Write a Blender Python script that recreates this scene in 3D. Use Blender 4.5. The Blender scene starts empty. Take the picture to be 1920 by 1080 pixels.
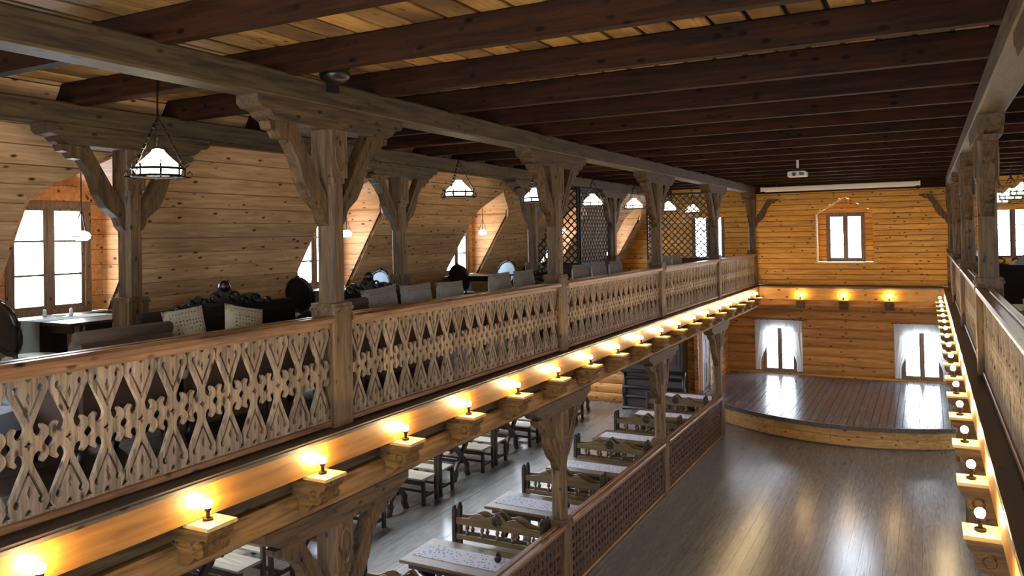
import bpy, bmesh, math, random
from mathutils import Vector, Matrix
random.seed(7)
C = bpy.context.scene.collection
PI = math.pi
E = 4.66            # eye height above the lower floor; helper z values below are relative to the eye
GF = -1.5           # gallery floor, relative to the eye
LF = -4.66          # lower floor

# ---------------------------------------------------------------- camera, world, exposure
cam_d = bpy.data.cameras.new('camera'); cam = bpy.data.objects.new('camera', cam_d); C.objects.link(cam)
yaw, pit, rol = 0.48238, 0.01249, -0.01848
F = Vector((-math.sin(yaw)*math.cos(pit), math.cos(yaw)*math.cos(pit), math.sin(pit)))
R0 = Vector((math.cos(yaw), math.sin(yaw), 0)); U0 = R0.cross(F)
R_ = R0*math.cos(rol)+U0*math.sin(rol); U_ = U0*math.cos(rol)-R0*math.sin(rol)
M = Matrix((R_, U_, -F)).transposed().to_4x4(); M.translation = Vector((0, 0, E))
cam.matrix_world = M
cam_d.sensor_width = 36; cam_d.lens = 1485.3/1920*36; cam_d.shift_y = -115.9/1920
cam_d.clip_start = 0.05; cam_d.clip_end = 200
bpy.context.scene.camera = cam
w = bpy.data.worlds.new('world'); bpy.context.scene.world = w; w.use_nodes = True
bg = w.node_tree.nodes['Background']; bg.inputs[0].default_value = (0.78, 0.88, 1.0, 1); bg.inputs[1].default_value = 14.0
vs = bpy.context.scene.view_settings
vs.view_transform = 'Standard'; vs.look = 'None'; vs.gamma = 1; vs.use_curve_mapping = False
vs.exposure = 0.85
bpy.context.scene.display_settings.display_device = 'sRGB'

# ---------------------------------------------------------------- materials
def srgb(r, g, b):
    f = lambda c: (c/255/12.92) if c/255 <= 0.04045 else ((c/255+0.055)/1.055)**2.4
    return (f(r), f(g), f(b), 1)
def new_mat(name):
    m = bpy.data.materials.new(name); m.use_nodes = True
    nt = m.node_tree; return m, nt, nt.nodes['Principled BSDF']
def wood(name, dark, light, axis='Y', rough=.55, knots=True, scale=1.0, var=.25, spec=.4, bump=.25, grime=None):
    m, nt, b = new_mat(name); N = nt.nodes.new; L = nt.links.new
    tc = N('ShaderNodeTexCoord'); oi = N('ShaderNodeObjectInfo')
    off = N('ShaderNodeVectorMath'); off.operation = 'SCALE'; off.inputs[0].default_value = (17, 29, 23); L(oi.outputs['Random'], off.inputs['Scale'])
    ad = N('ShaderNodeVectorMath'); ad.operation = 'ADD'; L(tc.outputs['Object'], ad.inputs[0]); L(off.outputs[0], ad.inputs[1])
    mp = N('ShaderNodeMapping'); L(ad.outputs[0], mp.inputs[0])
    s = [14*scale]*3; s['XYZ'.index(axis)] = 1.1*scale; mp.inputs['Scale'].default_value = s
    n = N('ShaderNodeTexNoise'); n.inputs['Detail'].default_value = 7; n.inputs['Roughness'].default_value = .62; n.inputs['Distortion'].default_value = .6
    L(mp.outputs[0], n.inputs[0]); n.inputs['Scale'].default_value = 1.6
    r = N('ShaderNodeValToRGB'); r.color_ramp.elements[0].position = .32; r.color_ramp.elements[1].position = .68
    r.color_ramp.elements[0].color = dark; r.color_ramp.elements[1].color = light; L(n.outputs['Fac'], r.inputs[0])
    col = r.outputs[0]
    if knots:
        mk = N('ShaderNodeMapping'); L(ad.outputs[0], mk.inputs[0])
        s2 = [9*scale]*3; s2['XYZ'.index(axis)] = 4.6*scale; mk.inputs['Scale'].default_value = s2
        v = N('ShaderNodeTexVoronoi'); v.inputs['Scale'].default_value = 1.0; L(mk.outputs[0], v.inputs[0])
        k = N('ShaderNodeValToRGB'); k.color_ramp.elements[0].position = .10; k.color_ramp.elements[1].position = .20
        k.color_ramp.elements[0].color = (.12, .07, .04, 1); k.color_ramp.elements[1].color = (1, 1, 1, 1); L(v.outputs['Distance'], k.inputs[0])
        mx = N('ShaderNodeMix'); mx.data_type = 'RGBA'; mx.blend_type = 'MULTIPLY'; mx.inputs[0].default_value = 1
        L(col, mx.inputs[6]); L(k.outputs[0], mx.inputs[7]); col = mx.outputs[2]
    if grime:
        g = N('ShaderNodeTexNoise'); g.inputs['Scale'].default_value = 1.3; g.inputs['Detail'].default_value = 4; L(ad.outputs[0], g.inputs[0])
        gr = N('ShaderNodeValToRGB'); gr.color_ramp.elements[0].position = .4; gr.color_ramp.elements[1].position = .62; L(g.outputs['Fac'], gr.inputs[0])
        mg = N('ShaderNodeMix'); mg.data_type = 'RGBA'; L(gr.outputs[0], mg.inputs[0]); L(col, mg.inputs[6]); mg.inputs[7].default_value = grime; col = mg.outputs[2]
    mr = N('ShaderNodeMapRange'); mr.inputs[3].default_value = 1-var; mr.inputs[4].default_value = 1+var; L(oi.outputs['Random'], mr.inputs[0])
    hs = N('ShaderNodeHueSaturation'); L(mr.outputs[0], hs.inputs['Value']); L(col, hs.inputs['Color']); L(hs.outputs[0], b.inputs['Base Color'])
    rr = N('ShaderNodeMapRange'); rr.inputs[3].default_value = max(.05, rough-.1); rr.inputs[4].default_value = rough+.14; L(n.outputs['Fac'], rr.inputs[0]); L(rr.outputs[0], b.inputs['Roughness'])
    b.inputs['Specular IOR Level'].default_value = spec
    bp = N('ShaderNodeBump'); bp.inputs['Strength'].default_value = bump; bp.inputs['Distance'].default_value = .01; L(n.outputs['Fac'], bp.inputs['Height']); L(bp.outputs[0], b.inputs['Normal'])
    return m
def plain(name, col, rough=.5, metal=0, spec=.5, noise=0, nscale=20):
    m, nt, b = new_mat(name); b.inputs['Base Color'].default_value = col; b.inputs['Roughness'].default_value = rough
    b.inputs['Metallic'].default_value = metal; b.inputs['Specular IOR Level'].default_value = spec
    if noise:
        n = nt.nodes.new('ShaderNodeTexNoise'); n.inputs['Scale'].default_value = nscale; n.inputs['Detail'].default_value = 4
        tc = nt.nodes.new('ShaderNodeTexCoord'); nt.links.new(tc.outputs['Object'], n.inputs[0])
        mr = nt.nodes.new('ShaderNodeMapRange'); mr.inputs[3].default_value = 1-noise; mr.inputs[4].default_value = 1+noise
        nt.links.new(n.outputs['Fac'], mr.inputs[0])
        h = nt.nodes.new('ShaderNodeHueSaturation'); h.inputs['Color'].default_value = col; nt.links.new(mr.outputs[0], h.inputs['Value']); nt.links.new(h.outputs[0], b.inputs['Base Color'])
    return m
def emis(name, col, strength):
    m, nt, b = new_mat(name); b.inputs['Base Color'].default_value = col
    b.inputs['Emission Color'].default_value = col; b.inputs['Emission Strength'].default_value = strength; return m
def dotted(name, base, dot, scale=40, thr=.28, rough=.9):
    m, nt, b = new_mat(name); N = nt.nodes.new; L = nt.links.new
    tc = N('ShaderNodeTexCoord'); v = N('ShaderNodeTexVoronoi'); v.inputs['Scale'].default_value = scale; v.inputs['Randomness'].default_value = .25
    L(tc.outputs['Object'], v.inputs[0]); r = N('ShaderNodeValToRGB'); r.color_ramp.elements[0].position = thr; r.color_ramp.elements[1].position = thr+.1
    r.color_ramp.elements[0].color = dot; r.color_ramp.elements[1].color = base; L(v.outputs['Distance'], r.inputs[0]); L(r.outputs[0], b.inputs['Base Color'])
    b.inputs['Roughness'].default_value = rough; return m
def floral(name):
    m, nt, b = new_mat(name); N = nt.nodes.new; L = nt.links.new
    tc = N('ShaderNodeTexCoord'); v = N('ShaderNodeTexVoronoi'); v.inputs['Scale'].default_value = 22; L(tc.outputs['Object'], v.inputs[0])
    r = N('ShaderNodeValToRGB'); r.color_ramp.elements[0].position = .22; r.color_ramp.elements[1].position = .3
    r.color_ramp.elements[0].color = (0, 0, 0, 1); r.color_ramp.elements[1].color = (1, 1, 1, 1); L(v.outputs['Distance'], r.inputs[0])
    rc = N('ShaderNodeValToRGB'); L(v.outputs['Color'], rc.inputs[0]); rc.color_ramp.interpolation = 'CONSTANT'
    e = rc.color_ramp.elements; e[0].position = 0; e[0].color = srgb(70, 80, 120); e[1].position = .5; e[1].color = srgb(130, 80, 75); x = e.new(.75); x.color = srgb(80, 100, 70)
    mx = N('ShaderNodeMix'); mx.data_type = 'RGBA'; L(r.outputs[0], mx.inputs[0]); L(rc.outputs[0], mx.inputs[6]); mx.inputs[7].default_value = srgb(214, 214, 224)
    L(mx.outputs[2], b.inputs['Base Color']); b.inputs['Roughness'].default_value = .9; return m
def glass_mat():
    m, nt, b = new_mat('window_glass'); N = nt.nodes.new; L = nt.links.new
    nt.nodes.remove(b); out = [n for n in nt.nodes if n.type == 'OUTPUT_MATERIAL'][0]
    t = N('ShaderNodeBsdfTransparent'); g = N('ShaderNodeBsdfGlossy'); g.inputs['Roughness'].default_value = .02
    mx = N('ShaderNodeMixShader'); mx.inputs[0].default_value = .06; L(t.outputs[0], mx.inputs[1]); L(g.outputs[0], mx.inputs[2]); L(mx.outputs[0], out.inputs[0]); return m
def sheer_mat():
    m, nt, b = new_mat('sheer_curtain'); N = nt.nodes.new; L = nt.links.new
    nt.nodes.remove(b); out = [n for n in nt.nodes if n.type == 'OUTPUT_MATERIAL'][0]
    t = N('ShaderNodeBsdfTransparent'); d = N('ShaderNodeBsdfDiffuse'); d.inputs[0].default_value = (.8, .8, .8, 1)
    tr = N('ShaderNodeBsdfTranslucent'); tr.inputs[0].default_value = (.62, .68, .72, 1)
    a = N('ShaderNodeMixShader'); a.inputs[0].default_value = .45; L(d.outputs[0], a.inputs[1]); L(tr.outputs[0], a.inputs[2])
    mx = N('ShaderNodeMixShader'); mx.inputs[0].default_value = .93; L(t.outputs[0], mx.inputs[1]); L(a.outputs[0], mx.inputs[2]); L(mx.outputs[0], out.inputs[0]); return m

M_END = wood('golden_pine', srgb(190, 124, 34), srgb(238, 178, 78), 'X', .5, scale=1.0, var=.16)
M_LOG = wood('log_wall', srgb(142, 90, 36), srgb(196, 136, 66), 'X', .5, scale=.8, var=.2)
M_LOGY = wood('log_wall_side', srgb(150, 92, 38), srgb(206, 138, 68), 'Y', .5, scale=.8, var=.2)
M_SLOPE = wood('aged_pine_boards', srgb(172, 130, 86), srgb(224, 182, 130), 'Y', .6, scale=1.0, var=.16)
M_DORM = wood('dormer_pine', srgb(176, 120, 68), srgb(214, 160, 104), 'X', .55, scale=1.0, var=.12)
M_CEIL = wood('ceiling_boards', srgb(158, 112, 52), srgb(214, 164, 90), 'Y', .6, scale=1.0, var=.28, grime=srgb(120, 88, 54))
M_JOIST = wood('dark_joist', srgb(24, 11, 4), srgb(58, 30, 11), 'X', .7, scale=1.0, var=.2, spec=.12)
M_PLATE = wood('plate_beam', srgb(38, 28, 16), srgb(94, 74, 44), 'Y', .6, scale=1.0, var=.1)
M_POST = wood('weathered_post', srgb(44, 31, 18), srgb(122, 94, 60), 'Z', .55, scale=1.2, var=.15)
M_BRACE = wood('weathered_brace', srgb(40, 27, 15), srgb(108, 80, 46), 'Z', .6, scale=1.2, var=.15)
M_CORB = wood('weathered_corbel', srgb(38, 27, 16), srgb(98, 74, 44), 'Y', .6, scale=1.2, var=.15)
M_FASC = wood('honey_fascia', srgb(142, 90, 28), srgb(182, 126, 50), 'Y', .42, knots=False, scale=.8, var=.05, spec=.5)
M_FASCX = wood('honey_fascia_end', srgb(150, 98, 30), srgb(190, 136, 54), 'X', .42, scale=.8, var=.05)
M_GIRD = wood('girder_oak', srgb(84, 58, 28), srgb(158, 118, 66), 'Y', .6, scale=1.0, var=.1)
M_BRK = wood('carved_bracket', srgb(50, 34, 12), srgb(124, 88, 38), 'X', .6, scale=1.5, var=.15, bump=.8)
M_SHELF = wood('shelf_board', srgb(190, 150, 84), srgb(220, 186, 120), 'X', .5, knots=False, var=.05)
M_BAL = wood('sawn_baluster', srgb(84, 70, 56), srgb(166, 142, 116), 'Z', .6, scale=1.2, var=.22)
M_BALD = wood('dark_baluster', srgb(44, 28, 18), srgb(88, 58, 38), 'Z', .5, scale=1.2, var=.2)
M_RAIL = wood('handrail', srgb(78, 50, 30), srgb(150, 106, 64), 'Y', .3, scale=1.0, var=.08, spec=.6)
M_DARKF = wood('dark_ledge', srgb(56, 46, 38), srgb(92, 78, 64), 'Y', .4, scale=1.0, var=.2)
M_FLOOR = wood('hall_floor', srgb(98, 95, 92), srgb(124, 121, 117), 'Y', .19, knots=False, scale=1.8, var=.07, spec=.6, bump=.05)
M_STAGE = wood('stage_boards', srgb(78, 80, 88), srgb(112, 112, 118), 'Y', .2, knots=False, scale=.8, var=.14, spec=.6, bump=.08)
M_STFR = wood('stage_front', srgb(140, 100, 48), srgb(186, 140, 80), 'X', .5, scale=.9, var=.12)
M_WIN = wood('window_wood', srgb(92, 74, 58), srgb(134, 112, 90), 'Z', .5, scale=1.5, var=.08)
M_FURN = wood('bench_oak', srgb(74, 58, 34), srgb(118, 94, 56), 'X', .42, knots=False, scale=1.4, var=.12, spec=.5)
M_FURND = wood('dark_oak', srgb(30, 22, 18), srgb(56, 42, 34), 'X', .32, knots=False, scale=1.4, var=.1, spec=.5)
M_TOP = wood('table_top', srgb(88, 66, 42), srgb(130, 100, 66), 'X', .35, knots=False, scale=1.0, var=.1, spec=.5)
M_SEAT = wood('bench_seat', srgb(120, 112, 96), srgb(168, 160, 140), 'X', .35, knots=False, var=.05)  # pale tone paints the window highlight into the seat colour
M_BLK = plain('black_lacquer', srgb(20, 15, 14), .33, spec=.6)
M_IRON = plain('wrought_iron', srgb(28, 25, 24), .45, metal=.7)
M_CORE = plain('gap_dark', srgb(30, 20, 12), .9)
M_WHT = plain('white_trim', srgb(226, 206, 178), .6)
M_SCRN = plain('white_metal', srgb(226, 220, 208), .4)
M_PROJ = plain('projector_shell', srgb(206, 204, 196), .4, noise=.06)
M_CLOTH = floral('floral_runner')
M_CLO2 = plain('linen_cloth', srgb(140, 148, 140), .9, noise=.1, nscale=90)
M_CUSH = dotted('dotted_fabric', srgb(168, 158, 132), srgb(86, 70, 46), 34, .2)
M_CUSHG = dotted('grey_dotted_fabric', srgb(150, 146, 136), srgb(96, 90, 82), 42, .24)
M_UPB = plain('brown_ribbed_upholstery', srgb(80, 62, 48), .8, noise=.25, nscale=40)
M_VELV = plain('black_velvet', srgb(26, 18, 16), .9, spec=.2)
M_BLUE = plain('pale_blue_upholstery', srgb(150, 176, 196), .5, noise=.05)
M_GREEN = plain('pale_green_upholstery', srgb(176, 190, 176), .5, noise=.05)
M_LAMP = emis('lit_opal_glass', (1.0, .86, .62, 1), 9.0)
M_BULB = emis('lit_bulb', (1.0, .72, .36, 1), 270.0)
M_GLASS = glass_mat(); M_SHEER = sheer_mat()
M_CER = plain('white_ceramic', srgb(225, 225, 225), .2)
M_LAT = plain('black_lattice', srgb(26, 19, 15), .5)
M_DOOR = wood('door_wood', srgb(52, 34, 36), srgb(92, 62, 60), 'Z', .45, knots=False, var=.05)

# ---------------------------------------------------------------- helpers
def tag(o, label=None, cat=None, group=None, kind=None):
    if label: o['label'] = label
    if cat: o['category'] = cat
    if group: o['group'] = group
    if kind: o['kind'] = kind
    return o
def empty(name, loc=(0, 0, 0), rz=0):
    o = bpy.data.objects.new(name, None); C.objects.link(o); o.location = loc; o.rotation_euler = (0, 0, rz); o.empty_display_size = .1
    return o
def thing(name, label, cat, loc=(0, 0, 0), rz=0, group=None):
    return tag(empty(name, loc, rz), label, cat, group)
def struct(name, label):
    return tag(empty(name), label, None, None, 'structure')
def copy_tree(o, parent=None):
    c = o.copy(); C.objects.link(c); c.parent = parent
    for ch in list(o.children): copy_tree(ch, c)
    return c
class MB:
    def __init__(s): s.v = []; s.f = []
    def hexa(s, p):
        n = len(s.v); s.v += [tuple(q) for q in p]
        s.f += [tuple(n+i for i in q) for q in ((3, 2, 1, 0), (4, 5, 6, 7), (0, 1, 5, 4), (1, 2, 6, 5), (2, 3, 7, 6), (3, 0, 4, 7))]
        return s
    def box(s, x0, x1, y0, y1, z0, z1):
        if x0 > x1: x0, x1 = x1, x0
        if y0 > y1: y0, y1 = y1, y0
        if z0 > z1: z0, z1 = z1, z0
        return s.hexa([(x0, y0, z0), (x1, y0, z0), (x1, y1, z0), (x0, y1, z0), (x0, y0, z1), (x1, y0, z1), (x1, y1, z1), (x0, y1, z1)])
    def cbox(s, x0, x1, y0, y1, z0, z1, axis='Y', c=.012):
        # box with chamfered long edges along axis
        if axis == 'Y': pr = [(x0+c, z0), (x1-c, z0), (x1, z0+c), (x1, z1-c), (x1-c, z1), (x0+c, z1), (x0, z1-c), (x0, z0+c)]; return s.prism(pr, 'Y', y0, y1)
        if axis == 'X': pr = [(y0+c, z0), (y1-c, z0), (y1, z0+c), (y1, z1-c), (y1-c, z1), (y0+c, z1), (y0, z1-c), (y0, z0+c)]; return s.prism(pr, 'X', x0, x1)
        pr = [(x0+c, y0), (x1-c, y0), (x1, y0+c), (x1, y1-c), (x1-c, y1), (x0+c, y1), (x0, y1-c), (x0, y0+c)]; return s.prism(pr, 'Z', z0, z1)
    def prism(s, poly, axis, a0, a1):
        n = len(s.v); k = len(poly)
        def P(p, a):
            return (a, p[0], p[1]) if axis == 'X' else (p[0], a, p[1]) if axis == 'Y' else (p[0], p[1], a)
        s.v += [P(p, a0) for p in poly]+[P(p, a1) for p in poly]
        s.f.append(tuple(n+i for i in range(k))); s.f.append(tuple(n+k+i for i in reversed(range(k))))
        for i in range(k): s.f.append((n+(i+1) % k, n+i, n+k+i, n+k+(i+1) % k))
        return s
    def lathe(s, prof, n=14, c=(0, 0, 0), caps=True):
        b = len(s.v)
        for (r, z) in prof:
            for i in range(n):
                a = 2*PI*i/n; s.v.append((c[0]+r*math.cos(a), c[1]+r*math.sin(a), c[2]+z))
        for j in range(len(prof)-1):
            for i in range(n):
                s.f.append((b+j*n+i, b+j*n+(i+1) % n, b+(j+1)*n+(i+1) % n, b+(j+1)*n+i))
        if caps:
            s.f.append(tuple(b+i for i in reversed(range(n)))); s.f.append(tuple(b+(len(prof)-1)*n+i for i in range(n)))
        return s
    def tube(s, pts, r, n=6, closed=False):
        b = len(s.v); K = len(pts); pts = [Vector(p) for p in pts]
        rr = r if isinstance(r, (list, tuple)) else [r]*K
        for i, p in enumerate(pts):
            if closed: d = pts[(i+1) % K]-pts[i-1]
            else: d = pts[min(i+1, K-1)]-pts[max(i-1, 0)]
            d.normalize(); up = Vector((0, 0, 1)) if abs(d.z) < .95 else Vector((1, 0, 0))
            a = d.cross(up).normalized(); q = d.cross(a)
            for j in range(n):
                t = 2*PI*j/n; s.v.append(tuple(p+(a*math.cos(t)+q*math.sin(t))*rr[i]))
        for i in range(K if closed else K-1):
            i2 = (i+1) % K
            for j in range(n): s.f.append((b+i*n+j, b+i*n+(j+1) % n, b+i2*n+(j+1) % n, b+i2*n+j))
        if not closed:
            s.f.append(tuple(b+j for j in reversed(range(n)))); s.f.append(tuple(b+(K-1)*n+j for j in range(n)))
        return s
    def ball(s, c, r, n=10, m=6, sz=1):
        return s.lathe([(max(r*math.sin(PI*i/m), .0005), -r*sz*math.cos(PI*i/m)) for i in range(m+1)], n, c)
    def mesh(s, name, mat, smooth=False, dz=0, off=(0, 0, 0)):
        me = bpy.data.meshes.new(name)
        me.from_pydata([(v[0]-off[0], v[1]-off[1], v[2]+dz-off[2]) for v in s.v], [], s.f); me.validate()
        bm = bmesh.new(); bm.from_mesh(me); bmesh.ops.recalc_face_normals(bm, faces=bm.faces); bm.to_mesh(me); bm.free()
        me.materials.append(mat)
        if smooth: me.polygons.foreach_set('use_smooth', [True]*len(me.polygons))
        return me
    def build(s, name, mat, parent=None, smooth=False, local=True):
        # local: vertices already in the parent's space; otherwise eye-relative z in world space
        off = (0, 0, 0)
        if not local and parent: off = tuple(parent.location)
        me = s.mesh(name, mat, smooth, 0 if local else E, off)
        o = bpy.data.objects.new(name, me); C.objects.link(o); o.parent = parent
        return o
def W(mb, name, mat, parent=None, smooth=False): return mb.build(name, mat, parent, smooth, local=False)
def place(name, me, parent, loc=(0, 0, 0)):
    o = bpy.data.objects.new(name, me); C.objects.link(o); o.parent = parent; o.location = loc; return o
def cutout(name, outer, holes, thick, mat):
    """flat sawn board in the local YZ plane, thickness along X"""
    cu = bpy.data.curves.new(name, 'CURVE'); cu.dimensions = '2D'; cu.fill_mode = 'BOTH'; cu.extrude = thick/2
    for pl in [outer]+holes:
        sp = cu.splines.new('POLY'); sp.points.add(len(pl)-1)
        for i, p in enumerate(pl): sp.points[i].co = (p[0], p[1], 0, 1)
        sp.use_cyclic_u = True
    o = bpy.data.objects.new(name, cu); me = bpy.data.meshes.new_from_object(o); me.name = name
    me.transform(Matrix(((0, 0, 1, 0), (1, 0, 0, 0), (0, 1, 0, 0), (0, 0, 0, 1))))
    me.materials.clear(); me.materials.append(mat); bpy.data.objects.remove(o); bpy.data.curves.remove(cu)
    return me
ORD = ['first', 'second', 'third', 'fourth', 'fifth', 'sixth', 'seventh', 'eighth', 'ninth', 'tenth', 'eleventh', 'twelfth', 'thirteenth', 'fourteenth', 'fifteenth', 'sixteenth', 'seventeenth', 'eighteenth', 'nineteenth', 'twentieth', 'twenty-first', 'twenty-second', 'twenty-third', 'twenty-fourth']

# ---------------------------------------------------------------- walls made of boards
def row_wall(parent, axis, c, a0, a1, z0, z1, dz, holes, mat, depth=.03, out=1, logs=0, jit=.004):
    """boards along X (axis 'X', plane Y=c) or along Y (axis 'Y', plane X=c); face at c, body goes to c+out*depth"""
    core = MB(); n = int(math.ceil((z1-z0)/dz-1e-6))
    for i in range(n):
        b, t = z0+i*dz, min(z0+(i+1)*dz, z1); m = (b+t)/2; segs = [(a0, a1)]
        for h in holes:
            iv = h(m)
            if not iv: continue
            ns = []
            for s in segs:
                if iv[1] <= s[0] or iv[0] >= s[1]: ns.append(s); continue
                if iv[0] > s[0]: ns.append((s[0], iv[0]))
                if iv[1] < s[1]: ns.append((iv[1], s[1]))
            segs = ns
        for (p, q) in segs:
            if q-p < .02: continue
            g = .005; j = random.uniform(-jit, jit)
            if logs:
                pr = []
                for k in range(7):
                    u = k/6; pr.append((c+out*(logs*(1-math.sin(PI*(.08+.84*u))**.6)+j), b+g+(t-b-2*g)*u))
                pr += [(c+out*(depth+logs), t-g), (c+out*(depth+logs), b+g)]
            else:
                ch = .006
                pr = [(c+out*(ch+j), b+g), (c+out*j, b+g+ch), (c+out*j, t-g-ch), (c+out*(ch+j), t-g), (c+out*depth, t-g), (c+out*depth, b+g)]
            mb = MB().prism(pr, axis, p, q); W(mb, 'board' if not logs else 'log', mat, parent)
            d0 = c+out*(depth+logs*1.0); d1 = d0+out*.03
            if axis == 'X': core.box(p, q, d0, d1, b, t)
            else: core.box(d0, d1, p, q, b, t)
    W(core, 'wall_core', M_CORE, parent)
def rect(a0, a1, z0, z1): return lambda z: (a0, a1) if z0 < z < z1 else None

WN = [0]
def window(loc, rz, Wd, H, label, cols=2, rows=3, fr=.07, depth=.1, portal=True):
    """window in local XZ plane, facing -Y (room side); loc = bottom centre, eye-relative z"""
    WN[0] += 1
    o = empty('window_%d' % WN[0], (loc[0], loc[1], loc[2]+E), rz); tag(o, label, None, None, 'structure')
    fb = MB()
    fb.box(-Wd/2-fr, -Wd/2, -.02, depth, -fr, H+fr).box(Wd/2, Wd/2+fr, -.02, depth, -fr, H+fr).box(-Wd/2, Wd/2, -.02, depth, -fr, 0).box(-Wd/2, Wd/2, -.02, depth, H, H+fr)
    fb.build('frame', M_WIN, o)
    mw = .055
    MB().cbox(-mw/2, mw/2, -.012, depth*.7, 0, H, 'Z', .01).build('mullion', M_WIN, o)
    pw = (Wd-mw)/2
    for s in (-1, 1):
        x0 = -Wd/2 if s < 0 else mw/2; x1 = x0+pw
        sb = MB(); st = .035
        sb.box(x0, x0+st, 0, .045, 0, H).box(x1-st, x1, 0, .045, 0, H).box(x0+st, x1-st, 0, .045, 0, st).box(x0+st, x1-st, 0, .045, H-st, H)
        sh = sb.build('sash', M_WIN, o)
        for r in range(1, rows):
            z = H*r/rows; MB().box(x0+st, x1-st, .005, .04, z-.011, z+.011).build('glazing_bar', M_WIN, sh)
        for r in range(rows):
            z0 = H*r/rows; z1 = H*(r+1)/rows
            MB().box(x0+st*.6, x1-st*.6, .02, .024, z0+.005, z1-.005).build('pane', M_GLASS, sh)
    if portal:
        ld = bpy.data.lights.new('window_daylight', 'AREA'); ld.shape = 'RECTANGLE'; ld.size = Wd; ld.size_y = H; ld.cycles.is_portal = True; ld.energy = 1
        lo = bpy.data.objects.new('window_daylight', ld); C.objects.link(lo); lo.parent = o; lo.location = (0, depth+.12, H/2); lo.rotation_euler = (-PI/2, 0, 0)
    return o

# ================================================================ STRUCTURE
XM = -3.77           # mirror: right side x = XM - left x
YE = 23.1            # upper end wall
YL = 24.3            # lower end wall
YB = -1.6            # wall behind the photographer
SZ = -4.19           # stage floor
# --- lower floor boards
fl = struct('floor', 'dark glossy plank floor of the lower hall')
W(MB().box(-9.6, 5.8, YB, YL, LF-.12, LF-.02), 'subfloor', M_CORE, fl)
x = -9.6; i = 0
while x < 5.8:
    x2 = min(x+.16, 5.8); dz = random.uniform(-.0015, .0015)
    W(MB().box(x+.001, x2-.001, YB, YL, LF-.03, LF+dz), 'plank', M_FLOOR, fl); x = x2
# --- gallery floors
def gallery_floor(sgn, label):
    g = struct('floor', label)
    f = (lambda x: x) if sgn < 0 else (lambda x: XM-x)
    W(MB().box(f(-8.9), f(-4.22), YB, YE+1.2, GF-.24, GF-.035), 'floor_slab', M_CORE, g)
    x = -8.9; k = 0
    while x < -4.11:
        x2 = min(x+.2, -4.1)
        W(MB().box(f(x+.002), f(x2-.002), YB, YE, GF-.03, GF+random.uniform(-.001, .001)), 'plank', M_DARKF, g); x = x2
gallery_floor(-1, 'dark plank floor of the left gallery'); gallery_floor(1, 'dark plank floor of the right gallery')
g = struct('floor', 'narrow plank landing along the foot of the end wall')
W(MB().box(-4.2, .43, 22.38, YL+.1, GF-.3, GF-.02), 'floor_slab', M_CORE, g)
for k in range(4): W(MB().box(-4.1, .33, 22.35+k*.2, 22.55+k*.2-.004, GF-.02, GF), 'plank', M_DARKF, g)

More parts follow.
